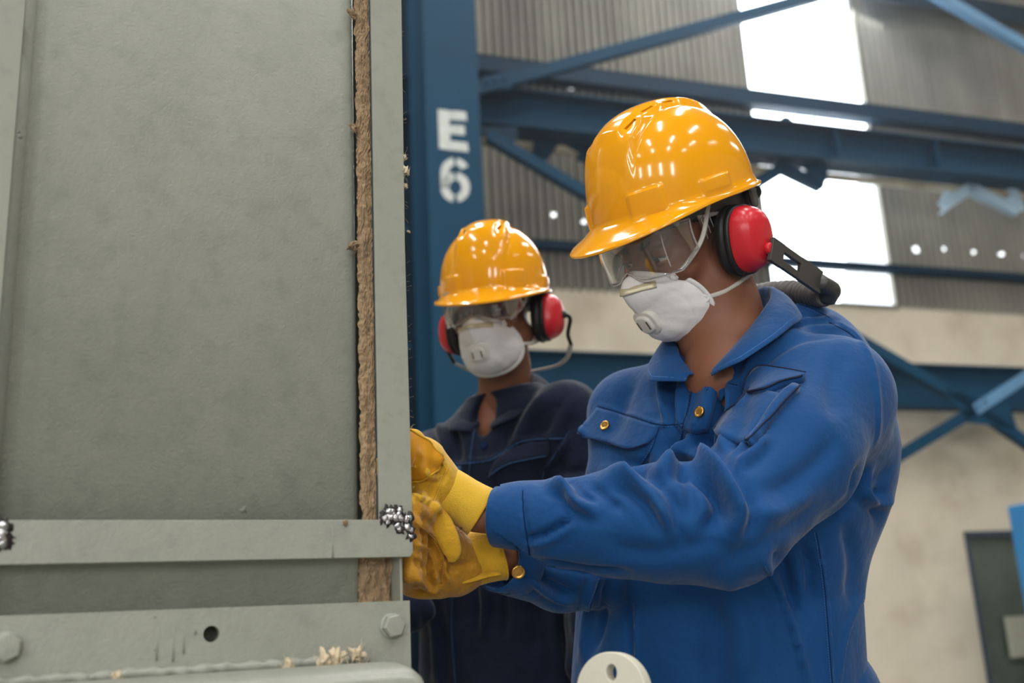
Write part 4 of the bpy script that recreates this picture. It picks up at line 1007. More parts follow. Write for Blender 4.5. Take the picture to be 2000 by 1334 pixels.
def collar(R, N0, mat_, root, tab, label=None, sq=1.0):
    """stand and fall collar; tab rows: azimuth, inner r, inner z, outer r, outer z"""
    tab = np.array(tab, float); az = np.concatenate([-tab[:, 0], (360-tab[::-1, 0])*1.0])  # placeholder, rebuilt below
    ph = np.linspace(tab[0, 0], 360-tab[0, 0], 73); V = []; NR = 9
    for a in ph:
        s = a if a <= 180 else 360-a; ri, zi, ro, zo = [np.interp(s, tab[:, 0], tab[:, k]) for k in (1, 2, 3, 4)]
        t = math.radians(a); d = np.array([math.sin(t), -math.cos(t), 0])
        rows = [(ri-.002, zi-.045), (ri-.001, zi-.02), (ri, zi-.004), (ri+.002, zi), (ri+.005, zi-.001)]
        for u in np.linspace(.12, 1, NR): rows.append((ri+(ro-ri)*u+.004*math.sin(math.pi*u), zi+(zo-zi)*(u**1.15)+.004*math.sin(math.pi*u)))
        for r_, z_ in rows: V.append(N0+R@(d*r_*np.array([1, sq, 1]))+np.array([0, 0, z_]))
    m_ = 5+NR; F = [(i*m_+j, i*m_+j+1, (i+1)*m_+j+1, (i+1)*m_+j) for i in range(len(ph)-1) for j in range(m_-1)]
    V = np.array(V); o = obj('collar', V, F, mat_, root, label=label); s_ = o.modifiers.new('s', 'SOLIDIFY'); s_.thickness = .0028; s_.offset = 0
    ss = o.modifiers.new('ss', 'SUBSURF'); ss.levels = 1; ss.render_levels = 1
    # stitched edge of the fall
    edge = V.reshape(len(ph), m_, 3)[:, -2]+np.array([0, 0, .0018]); v, f = tube(edge, .0006, 4); obj('collar_stitching', v, f, M_st if mat_ is M_jb else M_jn, o)
    return o
def button(B, px, py, r, root, m_=None, label=None, nm='press_stud', off=.0012):
    h = hitpx(B, px, py)
    if h is None: return
    v, f = lathe([(r*.96, -.002), (r, .0008), (r*.92, .0018), (r*.72, .0021), (r*.66, .0016), (r*.4, .0017), (.0001, .0019)], h[0]+h[1]*off, h[1], 24); return obj(nm, v, f, m_ or M_brass, root, label=label)

def glove(name, root, palm, fingers, cuffp, cuffr, m_, label, lo, hi, fl=None, h=.0026, extra=None):
    def f(p):
        d = None
        for a, b, ra, rb in palm:
            e = rcone(p, a, b, ra, rb); d = e if d is None else smin(d, e, .016)
        for pts, rad in fingers: d = smin(d, chain(p, pts, rad, .004), .005)
        if extra: d = extra(p, d)
        return d
    V, F = surfnet(f, lo, hi, h)
    if fl: V = folds(V, F, fl, 1.7)
    return obj(name, V, F, m_, root, label=label), V, F

# ================= first worker: royal blue jacket, nearer
H1 = Pose(eul(-61.1, 24.2, 11.5), (.2387, 1.381, 1.6258))
R1 = torso_frame(-40)
w1r = thing('person', 'nearer man in royal blue jacket bowing his head, gloved hands at the machine edge', 'person', (.30, 1.55, 0))
N1 = P(1415, 628, 1.47)
hf = head_field(H1, N1+np.array([.0, .005, -.03]))
def head_mesh(pz, chest, lo, hi, h=.0024, nr=.055):
    f = head_field(pz, chest, nr); V, F = surfnet(f, lo, hi, h); return pz.w(V), F
def inner_body(R, neck, waist, Sl, El, Wl, Sr, Er, Wr, hip, jk):
    def f(p):
        d = ellip(p, (neck+waist)/2+np.array([0, 0, -.02]), (.15, .10, .26), R)
        d = smin(d, rcone(p, waist, hip, .11, .12), .06)
        d = smin(d, rcone(p, Sl, Sr, .05, .05), .04); d = smin(d, chain(p, [Sl, El, Wl], [.045, .035, .0205]), .02); d = smin(d, chain(p, [Sr, Er, Wr], [.045, .035, .0205]), .02)
        for sx in (-1, 1):
            d = smin(d, chain(p, [hip+R@np.array([sx*.09, 0, 0]), np.array([*(hip+R@np.array([sx*.11, -.03, 0]))[:2], .5]), np.array([*(hip+R@np.array([sx*.12, .01, 0]))[:2], .08])], [.08, .055, .04]), .02)
        sh = np.minimum(np.linalg.norm(p-Wl, axis=1), np.linalg.norm(p-Wr, axis=1))-.070
        d = np.where((sh > 0) & (p[:, 2] > waist[2]-.1), np.maximum(d, jk(p)+.020), d)
        fw = R@np.array([0, -1., 0]); d = smin(d, rcone(p, neck+fw*.018-np.array([0, 0, .085]), neck+np.array([0, 0, .0]), .056, .050), .02)
        return d
    pts = np.array([neck, waist, Sl, El, Wl, Sr, Er, Wr, hip]); lo = pts.min(0)-.2; hi = pts.max(0)+.2; lo[2] = .02
    return surfnet(f, lo, hi, .010, proj=0)
S1l, E1l, W1l = P(1622, 773, 1.38), P(1415, 1022, 1.195), P(968, 1008, 1.235)
S1r, E1r, W1r = P(1238, 812, 1.60), P(1222, 1120, 1.46), P(985, 1090, 1.295)
waist1 = P(1408, 1200, 1.50); hip1 = np.array([waist1[0]+.01, waist1[1]+.02, .93])
zc = [.80, 1.083, 1.25, 1.45]; c1x = [.240, .268, .303, .335]; c1y = [1.57, 1.545, 1.50, 1.455]
tr1 = sections(R1, zc, c1x, c1y, [.78, .95, 1.08, 1.2, 1.28, N1[2]-.12, N1[2]-.07, N1[2]-.035, N1[2]-.02], [.225, .215, .208, .214, .212, .180, .13, .08, .06], [.150, .145, .146, .152, .150, .130, .100, .075, .06])
arm1 = [S1l, P(1548, 890, 1.285), E1l, P(1300, 1020, 1.19), P(1200, 1022, 1.20), P(1090, 1022, 1.215), P(1020, 1012, 1.23), P(972, 1010, 1.238)]
rad1 = [.076, .078, .069, .064, .057, .047, .0385, .036]
arm1r = [S1r, P(1238, 950, 1.53), E1r, P(1095, 1122, 1.385), P(980, 1100, 1.305)]
rad1r = [.068, .064, .052, .045, .037]
def jacket1(p):
    d = tr1(p)
    for s_, r_ in ((S1l, .075), (S1r, .066)): d = smin(d, rcone(p, N1+R1@np.array([0, .025, -.062]), s_, .052, r_), .05)
    d = smin(d, ellip(p, P(1600, 820, 1.50), (.10, .10, .17), R1), .05)
    d = smin(d, chain(p, arm1, rad1, .02), .022)
    d = smin(d, chain(p, arm1r, rad1r, .02), .02)
    d = smax(d, -rcone(p, N1+np.array([0, 0, -.02]), N1+np.array([-.01, -.01, .12]), .046, .075), .008)
    d = smax(d, -ellip(p, N1+R1@np.array([-.004, -.075, -.040]), (.026, .05, .030), R1), .006)
    # open cuff ends
    ax = (arm1[-1]-arm1[-2]); ax /= np.linalg.norm(ax); d = smax(d, -rcone(p, arm1[-1]-ax*.03, arm1[-1]+ax*.1, .031, .031), .003); d = np.maximum(d, (p-arm1[-1])@ax-.002)if False else d
    return d
Vh, Fh = head_mesh(H1, N1+np.array([0, .005, -.03]), (-.11, -.14, -.30), (.11, .18, .12))
Vb, Fb = inner_body(R1, N1, waist1, S1l, E1l, W1l+(W1l-E1l)*.12, S1r, E1r, W1r+(W1r-E1r)*.1, hip1, jacket1)
v, f = merge((Vh, [tuple(q) for q in Fh]), (Vb, [tuple(q) for q in Fb]))
body1 = obj('body', v, f, M_skin, w1r)
face_bits(H1, w1r); build_hair(H1, w1r)

lo = np.array([-.05, 1.10, .80]); hi = np.array([.62, 1.80, 1.56])
FOLDS1 = [
 # sleeve
 ([(1075, 940), (1105, 955), (1125, 980), (1165, 1000)], 13, 7, 'p'), ([(1185, 922), (1225, 930), (1258, 950), (1290, 985), (1315, 1035)], 17, 9, 'p'),
 ([(1285, 912), (1345, 885), (1385, 905), (1424, 955), (1444, 1002), (1430, 1050)], 19, 10, 'p'), ([(1240, 925), (1275, 965), (1310, 1005), (1335, 1060)], 11, -5, 'r'),
 ([(1360, 915), (1395, 955), (1400, 1000), (1375, 1040)], 15, 8, 'v'), ([(1140, 935), (1180, 965), (1215, 1000)], 12, 5, 'v'),
 ([(1024, 1056), (1073, 1038), (1118, 1010)], 6, 7, 'v'), ([(1030, 1068), (1080, 1052), (1130, 1022)], 9, 3, 'r'), ([(1047, 1094), (1090, 1105), (1160, 1116), (1230, 1118)], 8, 4, 'v'),
 ([(1300, 870), (1330, 905), (1350, 960), (1352, 1020)], 14, 4, 'v'), ([(1440, 905), (1475, 880), (1500, 850)], 12, 4, 'p'), ([(1400, 1110), (1470, 1080), (1540, 1030), (1600, 975)], 26, 3, 'v'),
 ([(1180, 1060), (1250, 1080), (1330, 1075), (1400, 1050)], 22, 3, 'v'), ([(1020, 958), (1024, 1000), (1030, 1040), (1036, 1092)], 3.5, 2.2, 'v'),
 ([(1480, 960), (1540, 945), (1600, 900), (1640, 850)], 24, 3.5, 'v'), ([(1460, 1000), (1530, 1000), (1590, 960)], 20, 3, 'r'),
 # shoulder and yoke
 ([(1455, 715), (1490, 672), (1540, 635), (1620, 622)], 9, 5, 'p'), ([(1440, 745), (1480, 700), (1520, 668), (1570, 645), (1640, 640)], 10, 5, 'p'), ([(1470, 640), (1510, 615), (1560, 600), (1610, 600)], 8, 3.5, 'p'),
 ([(1619, 622), (1662, 648), (1695, 695), (1711, 764), (1712, 850), (1696, 885)], 7, 1.8, 'q'), ([(1640, 690), (1625, 760), (1640, 820)], 22, 3, 'v'), ([(1700, 890), (1675, 960), (1640, 1000), (1600, 1025)], 12, 5, 'v'),
 # chest
 ([(1300, 705), (1293, 764), (1305, 830)], 11, 5, 'p'), ([(1335, 735), (1325, 800), (1340, 860)], 10, 4, 'p'), ([(1387, 745), (1375, 813), (1328, 880), (1295, 915)], 13, 7, 'p'), ([(1405, 760), (1399, 825), (1369, 870)], 9, 6, 'v'),
 ([(1425, 745), (1425, 813), (1393, 872)], 12, 7, 'p'), ([(1240, 735), (1215, 790), (1200, 870)], 16, 4, 'v'), ([(1265, 880), (1245, 915), (1235, 930)], 9, 4, 'v'), ([(1460, 760), (1455, 820), (1420, 880)], 10, 5, 'v'),
 ([(1168, 792), (1232, 812), (1290, 830), (1340, 828)], 5, 2.2, 'q'),
 # flank and lower front
 ([(1491, 1098), (1527, 1167), (1556, 1260), (1578, 1345)], 9, 5, 'q'), ([(1590, 1030), (1608, 1120), (1618, 1230), (1628, 1345)], 8, 3.5, 'o'), ([(1747, 1010), (1704, 1130), (1655, 1235), (1640, 1345)], 8, 2.5, 'o'),
 ([(1527, 1075), (1540, 1143), (1560, 1200)], 18, 8, 'v'), ([(1566, 1060), (1582, 1110), (1584, 1180)], 12, 5, 'v'), ([(1192, 1125), (1180, 1191), (1156, 1275)], 10, 5, 'v'), ([(1160, 1130), (1145, 1200), (1135, 1290)], 9, 3, 'p'),
 ([(1232, 1125), (1228, 1230), (1230, 1345)], 9, 4, 'v'), ([(1242, 1125), (1241, 1230), (1243, 1345)], 4, 2.5, 'q'), ([(1330, 1140), (1360, 1220), (1350, 1345)], 34, 4, 'v'), ([(1420, 1140), (1450, 1240), (1445, 1345)], 30, 4, 'p'),
 ([(1700, 905), (1690, 960), (1720, 985), (1748, 975)], 12, 5, 'p'), ([(1740, 900), (1722, 960), (1716, 1040)], 14, 4, 'v'), ([(1650, 1020), (1668, 1100), (1660, 1180)], 16, 4, 'v'),
 # far sleeve under the near one
 ([(1010, 1090), (1050, 1120), (1100, 1150), (1128, 1160)], 8, 4, 'v'), ([(1030, 1130), (1080, 1165), (1120, 1178)], 10, 4, 'p')]
V1, F1 = surfnet(jacket1, lo, hi, .0042)
ax1 = arm1[-1]-arm1[-3]; ax1 /= np.linalg.norm(ax1)
def trim(V, F, keep):
    k = keep(V); F = F[k[F].all(1)]; u = np.unique(F); r = -np.ones(len(V), int); r[u] = np.arange(len(u)); return V[u], r[F]
axr = arm1r[-1]-arm1r[-2]; axr /= np.linalg.norm(axr)
V1, F1 = trim(V1, F1, lambda V: ~((((V-arm1[-1])@ax1) > .0) & (np.linalg.norm(V-arm1[-1], axis=1) < .12)) & ~((((V-arm1r[-1])@axr) > .0) & (np.linalg.norm(V-arm1r[-1], axis=1) < .12)))
V1 = folds(V1, F1, [(a, b*.85, c, d) for a, b, c, d in FOLDS1], 2.2)
V1 = relax(V1, F1, 1, .2)
jk1 = obj('jacket', V1, F1, M_jb, w1r, label='royal blue cotton work jacket')
B1 = bvh(V1, F1)
collar(R1, N1, M_jb, jk1, [(12, .066, -.085, .090, -.096), (35, .070, -.055, .120, -.088), (80, .068, .002, .108, -.034), (120, .068, .042, .104, -.002), (150, .070, .056, .102, .010), (180, .070, .058, .098, .012)])
legs(R1, hip1, 0, M_jb, w1r)
build_hat(H1, 'large yellow hard hat on the nearer man, tilted down over his goggles')
build_mask(H1, 'white dust respirator on the nearer man, seen from the side')
build_goggles(H1, 'clear wraparound goggles on the nearer man bending his head')
build_muffs(H1, 'red ear defenders with slotted grey arm on the nearer man', True)

# ================= second worker: navy jacket, behind
H2 = Pose(eul(-11.8, 14.4, .5), (-.0288, 1.9922, 1.7022))
F2 = Pose(eul(-24, 11, 0), H2.w((-.002, .002, .018)))
R2 = torso_frame(-31)
w2r = thing('person', 'man in dark navy jacket standing behind, watching through goggles with head slightly bowed', 'person', (.0, 2.15, 0))
N2 = P(984, 768, 2.12)
S2l, E2l, W2l = P(1108, 808, 2.0), P(1165, 1120, 1.99), P(1150, 1300, 1.88)
S2r, E2r, W2r = P(848, 905, 2.2), P(770, 1150, 2.15), P(800, 1190, 1.92)
waist2 = P(1000, 1200, 2.13); hip2 = np.array([waist2[0], waist2[1]+.02, .98])
z0 = waist2[2]; tr2 = sections(R2, [z0-.4, z0, N2[2]], [waist2[0], waist2[0], N2[0]], [waist2[1]+.01, waist2[1], N2[1]], [z0-.35, z0-.12, z0, z0+.15, z0+.28, N2[2]-.12, N2[2]-.07, N2[2]-.035, N2[2]-.02], [.215, .205, .200, .206, .205, .18, .125, .075, .06], [.14, .135, .135, .14, .138, .122, .095, .07, .06])
arm2 = [S2l, P(1142, 960, 1.99), E2l, P(1160, 1210, 1.93), W2l]; arm2r = [S2r, P(800, 1030, 2.17), E2r, P(785, 1175, 2.02), W2r]
def jacket2(p):
    d = tr2(p)
    for s_ in (S2l, S2r): d = smin(d, rcone(p, N2+R2@np.array([0, .02, -.056]), s_, .056, .060), .07)
    d = smin(d, chain(p, arm2, [.060, .062, .056, .05, .042], .02), .02); d = smin(d, chain(p, arm2r, [.068, .062, .056, .048, .042], .02), .02)
    d = smax(d, -rcone(p, N2+np.array([0, 0, -.05]), N2+np.array([0, 0, .12]), .050, .072), .008)
    d = smax(d, -ellip(p, N2+R2@np.array([0, -.07, -.055]), (.028, .05, .045), R2), .006)
    return d
Vh, Fh = head_mesh(F2, N2+np.array([0, .0, -.03]), (-.11, -.14, -.34), (.11, .18, .12), .0034, .047)
Vb, Fb = inner_body(R2, N2, waist2, S2l, E2l, W2l, S2r, E2r, W2r, hip2, jacket2)
v, f = merge((Vh, [tuple(q) for q in Fh]), (Vb, [tuple(q) for q in Fb])); body2 = obj('body', v, f, M_skin, w2r)
face_bits(F2, w2r); build_hair(F2, w2r)
V2, F2_ = surfnet(jacket2, (-.32, 1.75, .75), (.42, 2.42, 1.62), .0058)
FOLDS2 = [([(1070, 765), (1035, 811), (1008, 865)], 12, 6, 'p'), ([(1100, 775), (1075, 820), (1050, 860)], 11, 5, 'v'), ([(1112, 845), (1085, 887), (1063, 918), (1056, 960)], 7, 8, 'q'), ([(1000, 830), (985, 860), (975, 890)], 9, 4, 'v'),
 ([(853, 815), (866, 855), (872, 900)], 11, 6, 'p'), ([(880, 830), (893, 870), (895, 905)], 9, 5, 'v'), ([(833, 840), (845, 880), (850, 930)], 10, 5, 'v'), ([(934, 811), (922, 865), (914, 940)], 4, 4, 'q'), ([(885, 1141), (882, 1230), (892, 1345)], 5, 5, 'q'),
 ([(942, 1125), (947, 1185), (944, 1240)], 8, 5, 'p'), ([(975, 1125), (985, 1190), (982, 1250)], 10, 5, 'v'), ([(840, 1170), (850, 1240), (856, 1345)], 10, 5, 'p'), ([(1010, 1150), (1040, 1200), (1050, 1280)], 14, 5, 'v'), ([(1075, 1150), (1085, 1240), (1100, 1330)], 12, 5, 'p'),
 ([(876, 908), (951, 900), (978, 887), (1014, 864), (1049, 858), (1103, 856)], 4, 3, 'q'), ([(1120, 800), (1100, 880), (1090, 940)], 14, 6, 'v'), ([(1080, 925), (1110, 935), (1150, 932)], 8, 6, 'p'), ([(1070, 950), (1110, 960), (1150, 950)], 8, 5, 'v'),
 ([(965, 935), (985, 990), (980, 1020)], 9, 4, 'v')]
V2 = folds(V2, F2_, FOLDS2, 2.0)
jk2 = obj('jacket', V2, F2_, M_jn, w2r, label='dark navy cotton work jacket')
B2 = bvh(V2, F2_)
collar(R2, N2, M_jn, jk2, [(12, .062, -.070, .092, -.088), (35, .064, -.050, .122, -.080), (80, .062, .0, .104, -.030), (120, .062, .034, .098, .0), (150, .064, .046, .094, .010), (180, .064, .048, .092, .012)])
legs(R2, hip2, 0, M_jn, w2r)
build_hat(H2, 'smaller yellow hard hat on the man standing behind')
build_mask(F2, 'white dust respirator with round valve facing front on the man behind')
build_goggles(F2, 'clear goggles on the man standing behind')
build_muffs(Pose(F2.R, F2.w((0, 0, -.010))), 'red and black ear defenders with white neck band on the man behind', False)
# ------------------------------------------------------------------ drawn details of the blue jacket, laid on its surface
def seam(B, root, pts, m_, m2, r=.0006, nm='seam', st=3.5):
    seamline(B, pts, r, nm, m_, root)
    if m2:
        a = np.asarray(resample(pts, 20)); t = np.gradient(a, axis=0); t /= np.linalg.norm(t, axis=1)[:, None]; n = np.stack([-t[:, 1], t[:, 0]], 1)
        seamline(B, a+n*st, .00038, 'stitching', m2, root, dash=True, n=int(max(8, np.linalg.norm(np.diff(a, axis=0), axis=1).sum()/5)))
M_flapedge = mat('dark piping', (10, 26, 58), .8)
mat('antique stud', (96, 84, 60), .35, metal=1)
# chest pocket flap with its loose front corner
g = quadgrid([(1168, 797), (1200, 806), (1240, 818), (1288, 834)], [(1126, 850), (1155, 858), (1195, 872), (1238, 880), (1268, 868)], [(1168, 797), (1148, 826), (1126, 850)], [(1288, 834), (1282, 852), (1268, 868)], 10, 18)
fl1 = drape(B1, g, .0035, .0016, 'pocket_flap', M_jb, jk1, curl=lambda v, u: .006*v**2*(1-u)+.003*v)
v, f = tube(np.array([q for q in np.array([list(x.co) for x in fl1.data.vertices])[:180].reshape(10, 18, 3)[-1]])+ORG[fl1.name], .0010, 6); obj('flap_edge', v, f, M_jbd, fl1)
ge = [tuple(q) for q in np.array([(1170, 801), (1200, 810), (1240, 822), (1286, 838)])]
# button placket edge, front tab and yoke
seam(B1, jk1, [(1168, 793), (1232, 812), (1290, 829), (1345, 826)], M_jbd, M_st, .0005)
seam(B1, jk1, [(1345, 712), (1349, 770), (1330, 860), (1318, 900)], M_jbd, M_st, .0006)
seam(B1, jk1, [(1380, 762), (1405, 748), (1440, 752)], M_jbd, M_st, .0005)
seam(B1, jk1, [(1336, 835), (1352, 845), (1378, 840)], M_jbd, M_st, .0005)
seam(B1, jk1, [(1619, 630), (1662, 654), (1695, 699), (1711, 764), (1711, 850), (1697, 884)], M_jbd, M_st, .0007, st=-4)
seam(B1, jk1, [(1545, 592), (1580, 600), (1620, 620)], M_jbd, M_st, .0005)
seam(B1, jk1, [(1021, 958), (1022, 1000), (1028, 1045), (1036, 1092)], M_jbd, None, .0007)
seam(B1, jk1, [(1241, 1132), (1241, 1230), (1243, 1340)], M_jbd, M_st, .0005)
seam(B1, jk1, [(1172, 1132), (1150, 1200), (1140, 1290), (1150, 1340)], M_jbd, M_st, .0005)
seam(B1, jk1, [(1491, 1108), (1527, 1180), (1556, 1270), (1574, 1340)], M_st, M_st, .0006, st=-4)
seam(B1, jk1, [(1594, 1040), (1608, 1120), (1618, 1230), (1626, 1340)], M_jbd, M_st, .0005)
seam(B1, jk1, [(1288, 836), (1272, 880), (1245, 920)], M_jbd, M_st, .0005)
g = quadgrid([(1346, 713), (1372, 708), (1404, 702)], [(1334, 838), (1355, 846), (1381, 843)], [(1346, 713), (1352, 770), (1334, 838)], [(1404, 702), (1399, 770), (1381, 843)], 14, 8)
pq = drape(B1, g, .0030, .002, 'placket', M_jb, jk1); 
v, f = tube((np.array([list(x.co) for x in pq.data.vertices])[:112].reshape(14, 8, 3)+ORG[pq.name])[:, 0], .0008, 6); obj('placket_edge', v, f, M_jbd, pq)
# phone pocket with a pen loop on the near upper sleeve
g = quadgrid([(1470, 760), (1500, 768), (1530, 775)], [(1396, 846), (1425, 862), (1462, 872)], [(1470, 760), (1430, 800), (1396, 846)], [(1530, 775), (1500, 812), (1462, 872)], 12, 8)
pk = drape(B1, g, .0050, .003, 'sleeve_pocket', M_jb, jk1)
def edge_tube(o, R_, C_, sel, r, m_, nm):
    A = np.array([list(x.co) for x in o.data.vertices])[:R_*C_].reshape(R_, C_, 3)+ORG[o.name]
    path = {'l': A[:, 0], 'r': A[:, -1], 't': A[0], 'b': A[-1]}[sel]; v, f = tube(path, r, 6); return obj(nm, v, f, m_, o)
edge_tube(pk, 12, 8, 'l', .0015, M_flapedge, 'piping'); edge_tube(pk, 12, 8, 'r', .0016, M_flapedge, 'piping')
g = quadgrid([(1532, 770), (1548, 762), (1562, 764)], [(1462, 868), (1472, 873), (1484, 858)], [(1532, 770), (1498, 812), (1462, 868)], [(1562, 764), (1528, 800), (1484, 858)], 12, 7)
pl = drape(B1, g, .0095, .007, 'pen_pocket', M_jb, jk1, curl=lambda v, u: .002*np.sin(np.pi*u)); edge_tube(pl, 12, 7, 'r', .0012, M_flapedge, 'piping'); edge_tube(pl, 12, 7, 'b', .0014, M_flapedge, 'piping')
g = quadgrid([(1462, 766), (1470, 740), (1495, 722), (1535, 730), (1574, 741)], [(1474, 774), (1500, 772), (1530, 758), (1568, 748)], [(1462, 766), (1466, 772), (1474, 774)], [(1574, 741), (1572, 745), (1568, 748)], 9, 14)
fp = drape(B1, g, .0105, .003, 'pocket_flap', M_jb, jk1); edge_tube(fp, 9, 14, 'b', .0016, M_flapedge, 'piping'); edge_tube(fp, 9, 14, 't', .0010, M_flapedge, 'piping')
for px, py, r, m_ in ((1182, 832, .0078, None), (1367, 805, .0078, None), (1374, 743, .0066, MATS['antique stud'])):
    bb = bvh(np.array([list(x.co) for x in fl1.data.vertices])+ORG[fl1.name], [tuple(p.vertices) for p in fl1.data.polygons]) if px < 1200 else B1
    if px > 1200: bb = bvh(np.array([list(x.co) for x in pq.data.vertices])+ORG[pq.name], [tuple(p.vertices) for p in pq.data.polygons])
    button(bb, px, py, r, jk1)
# back pleat edge standing proud behind the shoulder
pth = [P(*q, 1.47) for q in ((1712, 668), (1742, 716), (1760, 790), (1763, 850), (1759, 900))]
# cuffs: a band round each sleeve end
def cuffband(c0, c1, r0, r1, m_, root, nm, squash=.95, n=40):
    ax = np.array(c1)-np.array(c0); L_ = np.linalg.norm(ax); ax /= L_
    v, f = lathe([(r0-.004, .0005), (r0, 0), (r0+.0012, .0015), (r0*.5+r1*.5+.001, L_*.5), (r1+.0012, L_-.0015), (r1, L_), (r1-.0035, L_-.0005), (r1-.006, L_-.02)], c0, ax, n, None, 1, squash); return obj(nm, v, f, m_, root)
cuffband(arm1[-2]+ax1*.002, arm1[-1]+ax1*.004, .0400, .0375, M_jb, jk1, 'cuff', .92)
cb = cuffband(arm1r[-1]-axr*.034, arm1r[-1]+axr*.008, .0415, .0385, M_jb, jk1, 'cuff', .9)
button(bvh(np.array([list(x.co) for x in cb.data.vertices])+ORG[cb.name], [tuple(p.vertices) for p in cb.data.polygons]), 1012, 1117, .0085, jk1)

# ------------------------------------------------------------------ gloves
def PFp(s, o, z): return PF.pt(s, o, z)
zf = P(790, 850, 1.22)[2]
Wg = P(938, 998, 1.243); Kn = P(812, 892, 1.240)
palmA = [(P(872, 958, 1.243), P(852, 942, 1.245), .022, .027), (P(852, 942, 1.245), P(822, 915, 1.240), .027, .036), (P(838, 935, 1.225), P(815, 898, 1.220), .024, .026), (P(842, 945, 1.262), P(812, 915, 1.262), .024, .026)]
fA = []
for i, (kx, ky, kd, dz, ln) in enumerate([(806, 862, 1.205, .045, 1.0), (806, 876, 1.228, .026, 1.05), (806, 893, 1.250, .006, 1.0), (808, 912, 1.272, -.014, .85)]):
    k0 = P(kx, ky, kd); z1 = k0[2]-.004
    t1 = PFp(.030, -.060-.020*i, z1+.006*ln); t2 = PFp(.015, -.056-.020*i, z1+.004); t3 = PFp(.012, -.046-.018*i, z1-.012*ln)
    fA.append(([P(830, 905, kd), k0, t1, t2, t3], [.014, .0135, .0125, .0115, .0105]))
fA.append(([P(846, 958, 1.235), P(830, 978, 1.212), PFp(.034, -.045, P(815, 1000, 1.19)[2]), PFp(.016, -.030, P(800, 990, 1.19)[2])], [.018, .016, .0145, .012]))
def exA(p, d):
    d = smin(d, rcone(p, P(842, 985, 1.235), P(846, 1010, 1.232), .014, .010), .02)
    return d
GF = [([(805, 905), (835, 925), (860, 940)], 8, 3, 'p'), ([(845, 905), (870, 925), (860, 950)], 5, 4, 'v'), ([(862, 915), (850, 960), (838, 1000)], 6, 3.5, 'v'), ([(820, 960), (850, 985), (870, 1020)], 7, 3, 'p'), ([(805, 965), (830, 995), (850, 1030)], 6, 3, 'v'), ([(815, 870), (830, 900), (836, 930)], 7, 2.5, 'p'), ([(850, 930), (840, 960), (828, 985)], 4, 2.5, 'v')]
lo_ = np.array([-.20, 1.08, 1.12]); hi_ = np.array([.06, 1.36, 1.46])
gl1, VG, FG = glove('work_glove', w1r, palmA, fA, None, None, M_glove, 'yellow suede work glove on the upper hand', lo_, hi_, GF, .0028, exA)
BG = bvh(VG, FG)
# amber leather back panel
g = quadgrid([(790, 836), (812, 846), (838, 866), (862, 892)], [(790, 940), (812, 940), (838, 930), (862, 905)], [(790, 836), (788, 890), (790, 940)], [(862, 892), (866, 900), (862, 905)], 12, 12)
bp_ = drape(BG, g, .0022, .0014, 'back_patch', M_glove2, gl1, curl=lambda v, u: .0012*np.sin(u*14+v*3))
edge_tube(bp_, 12, 12, 'b', .0011, M_glove, 'seam'); edge_tube(bp_, 12, 12, 't', .0011, M_glove, 'seam')
# knitted gauntlet cuff, flared and open, with a bound edge
def gauntlet(c0, c1, r0, r1, root, m_, sq0, sq1, xd, label=None, tilt=0.):
    ax = c1-c0; L_ = np.linalg.norm(ax); ax /= L_; x = np.array(xd, float); x -= (x@ax)*ax; x /= np.linalg.norm(x); y = np.cross(ax, x); n = 56; V = []; rows = [(0., -.002), (.02, .0), (.2, .0015), (.4, .001), (.6, .0), (.8, 0), (.97, .0006), (1., .0), (1.0, -.0022), (.9, -.003), (.5, -.0035)]
    for t, e in rows:
        for k in range(n):
            a = 2*math.pi*k/n; r = r0+(r1-r0)*t+e; sq = sq0+(sq1-sq0)*t; V.append(c0+ax*(L_*t+tilt*math.cos(a)*t)+x*math.cos(a)*r+y*math.sin(a)*r*sq+ax*.0)
    F = [(i*n+k, i*n+(k+1) % n, (i+1)*n+(k+1) % n, (i+1)*n+k) for i in range(len(rows)-1) for k in range(n)]
    o = obj('gauntlet_cuff', V, F, m_, root, label=label); VV = np.array(V).reshape(len(rows), n, 3)
    v, f = tube(VV[7], .0014, 6, closed=True); obj('cuff_binding', v, f, M_glove, o); return o
up_ = np.array([0, 0, 1.])
gauntlet(P(856, 948, 1.243), P(938, 999, 1.243), .0262, .0305, gl1, M_cuff, .95, .95, -.35*_R+_U, 'bright yellow knitted gauntlet cuff', tilt=0)
v, f = tube([P(858, 952, 1.243)+0.0265*(math.cos(a)*1.0*(_U*.84-_R*.53)+math.sin(a)*.82*_f) for a in np.linspace(0, 2*math.pi, 40)[:-1]], .0022, 6, closed=True); obj('wrist_gather', v, f, M_glove, gl1)
for pl_ in ([(874, 914), (862, 945), (850, 975), (840, 1006)], [(806, 962), (826, 975), (838, 1000)]): seam(BG, gl1, pl_, M_glove, M_cuff, .0009, 'seam', 3)
# loose leather tongue hanging from the cuff opening
tg = [(846, 992, 1.222, .010), (862, 1024, 1.215, .0135), (876, 1055, 1.213, .0130), (884, 1080, 1.214, .0105), (882, 1098, 1.216, .004)]
tp = catmull([P(a, b, c) for a, b, c, r in tg], 6); tr = np.interp(np.linspace(0, 1, len(tp)), np.linspace(0, 1, 5), [q[3] for q in tg])
v, f = tube(tp, tr, 14, flat=.26, up=np.tile(-_f+_R*.25, (len(tp), 1))); obj('cuff_tongue', v, f, M_glove, gl1)

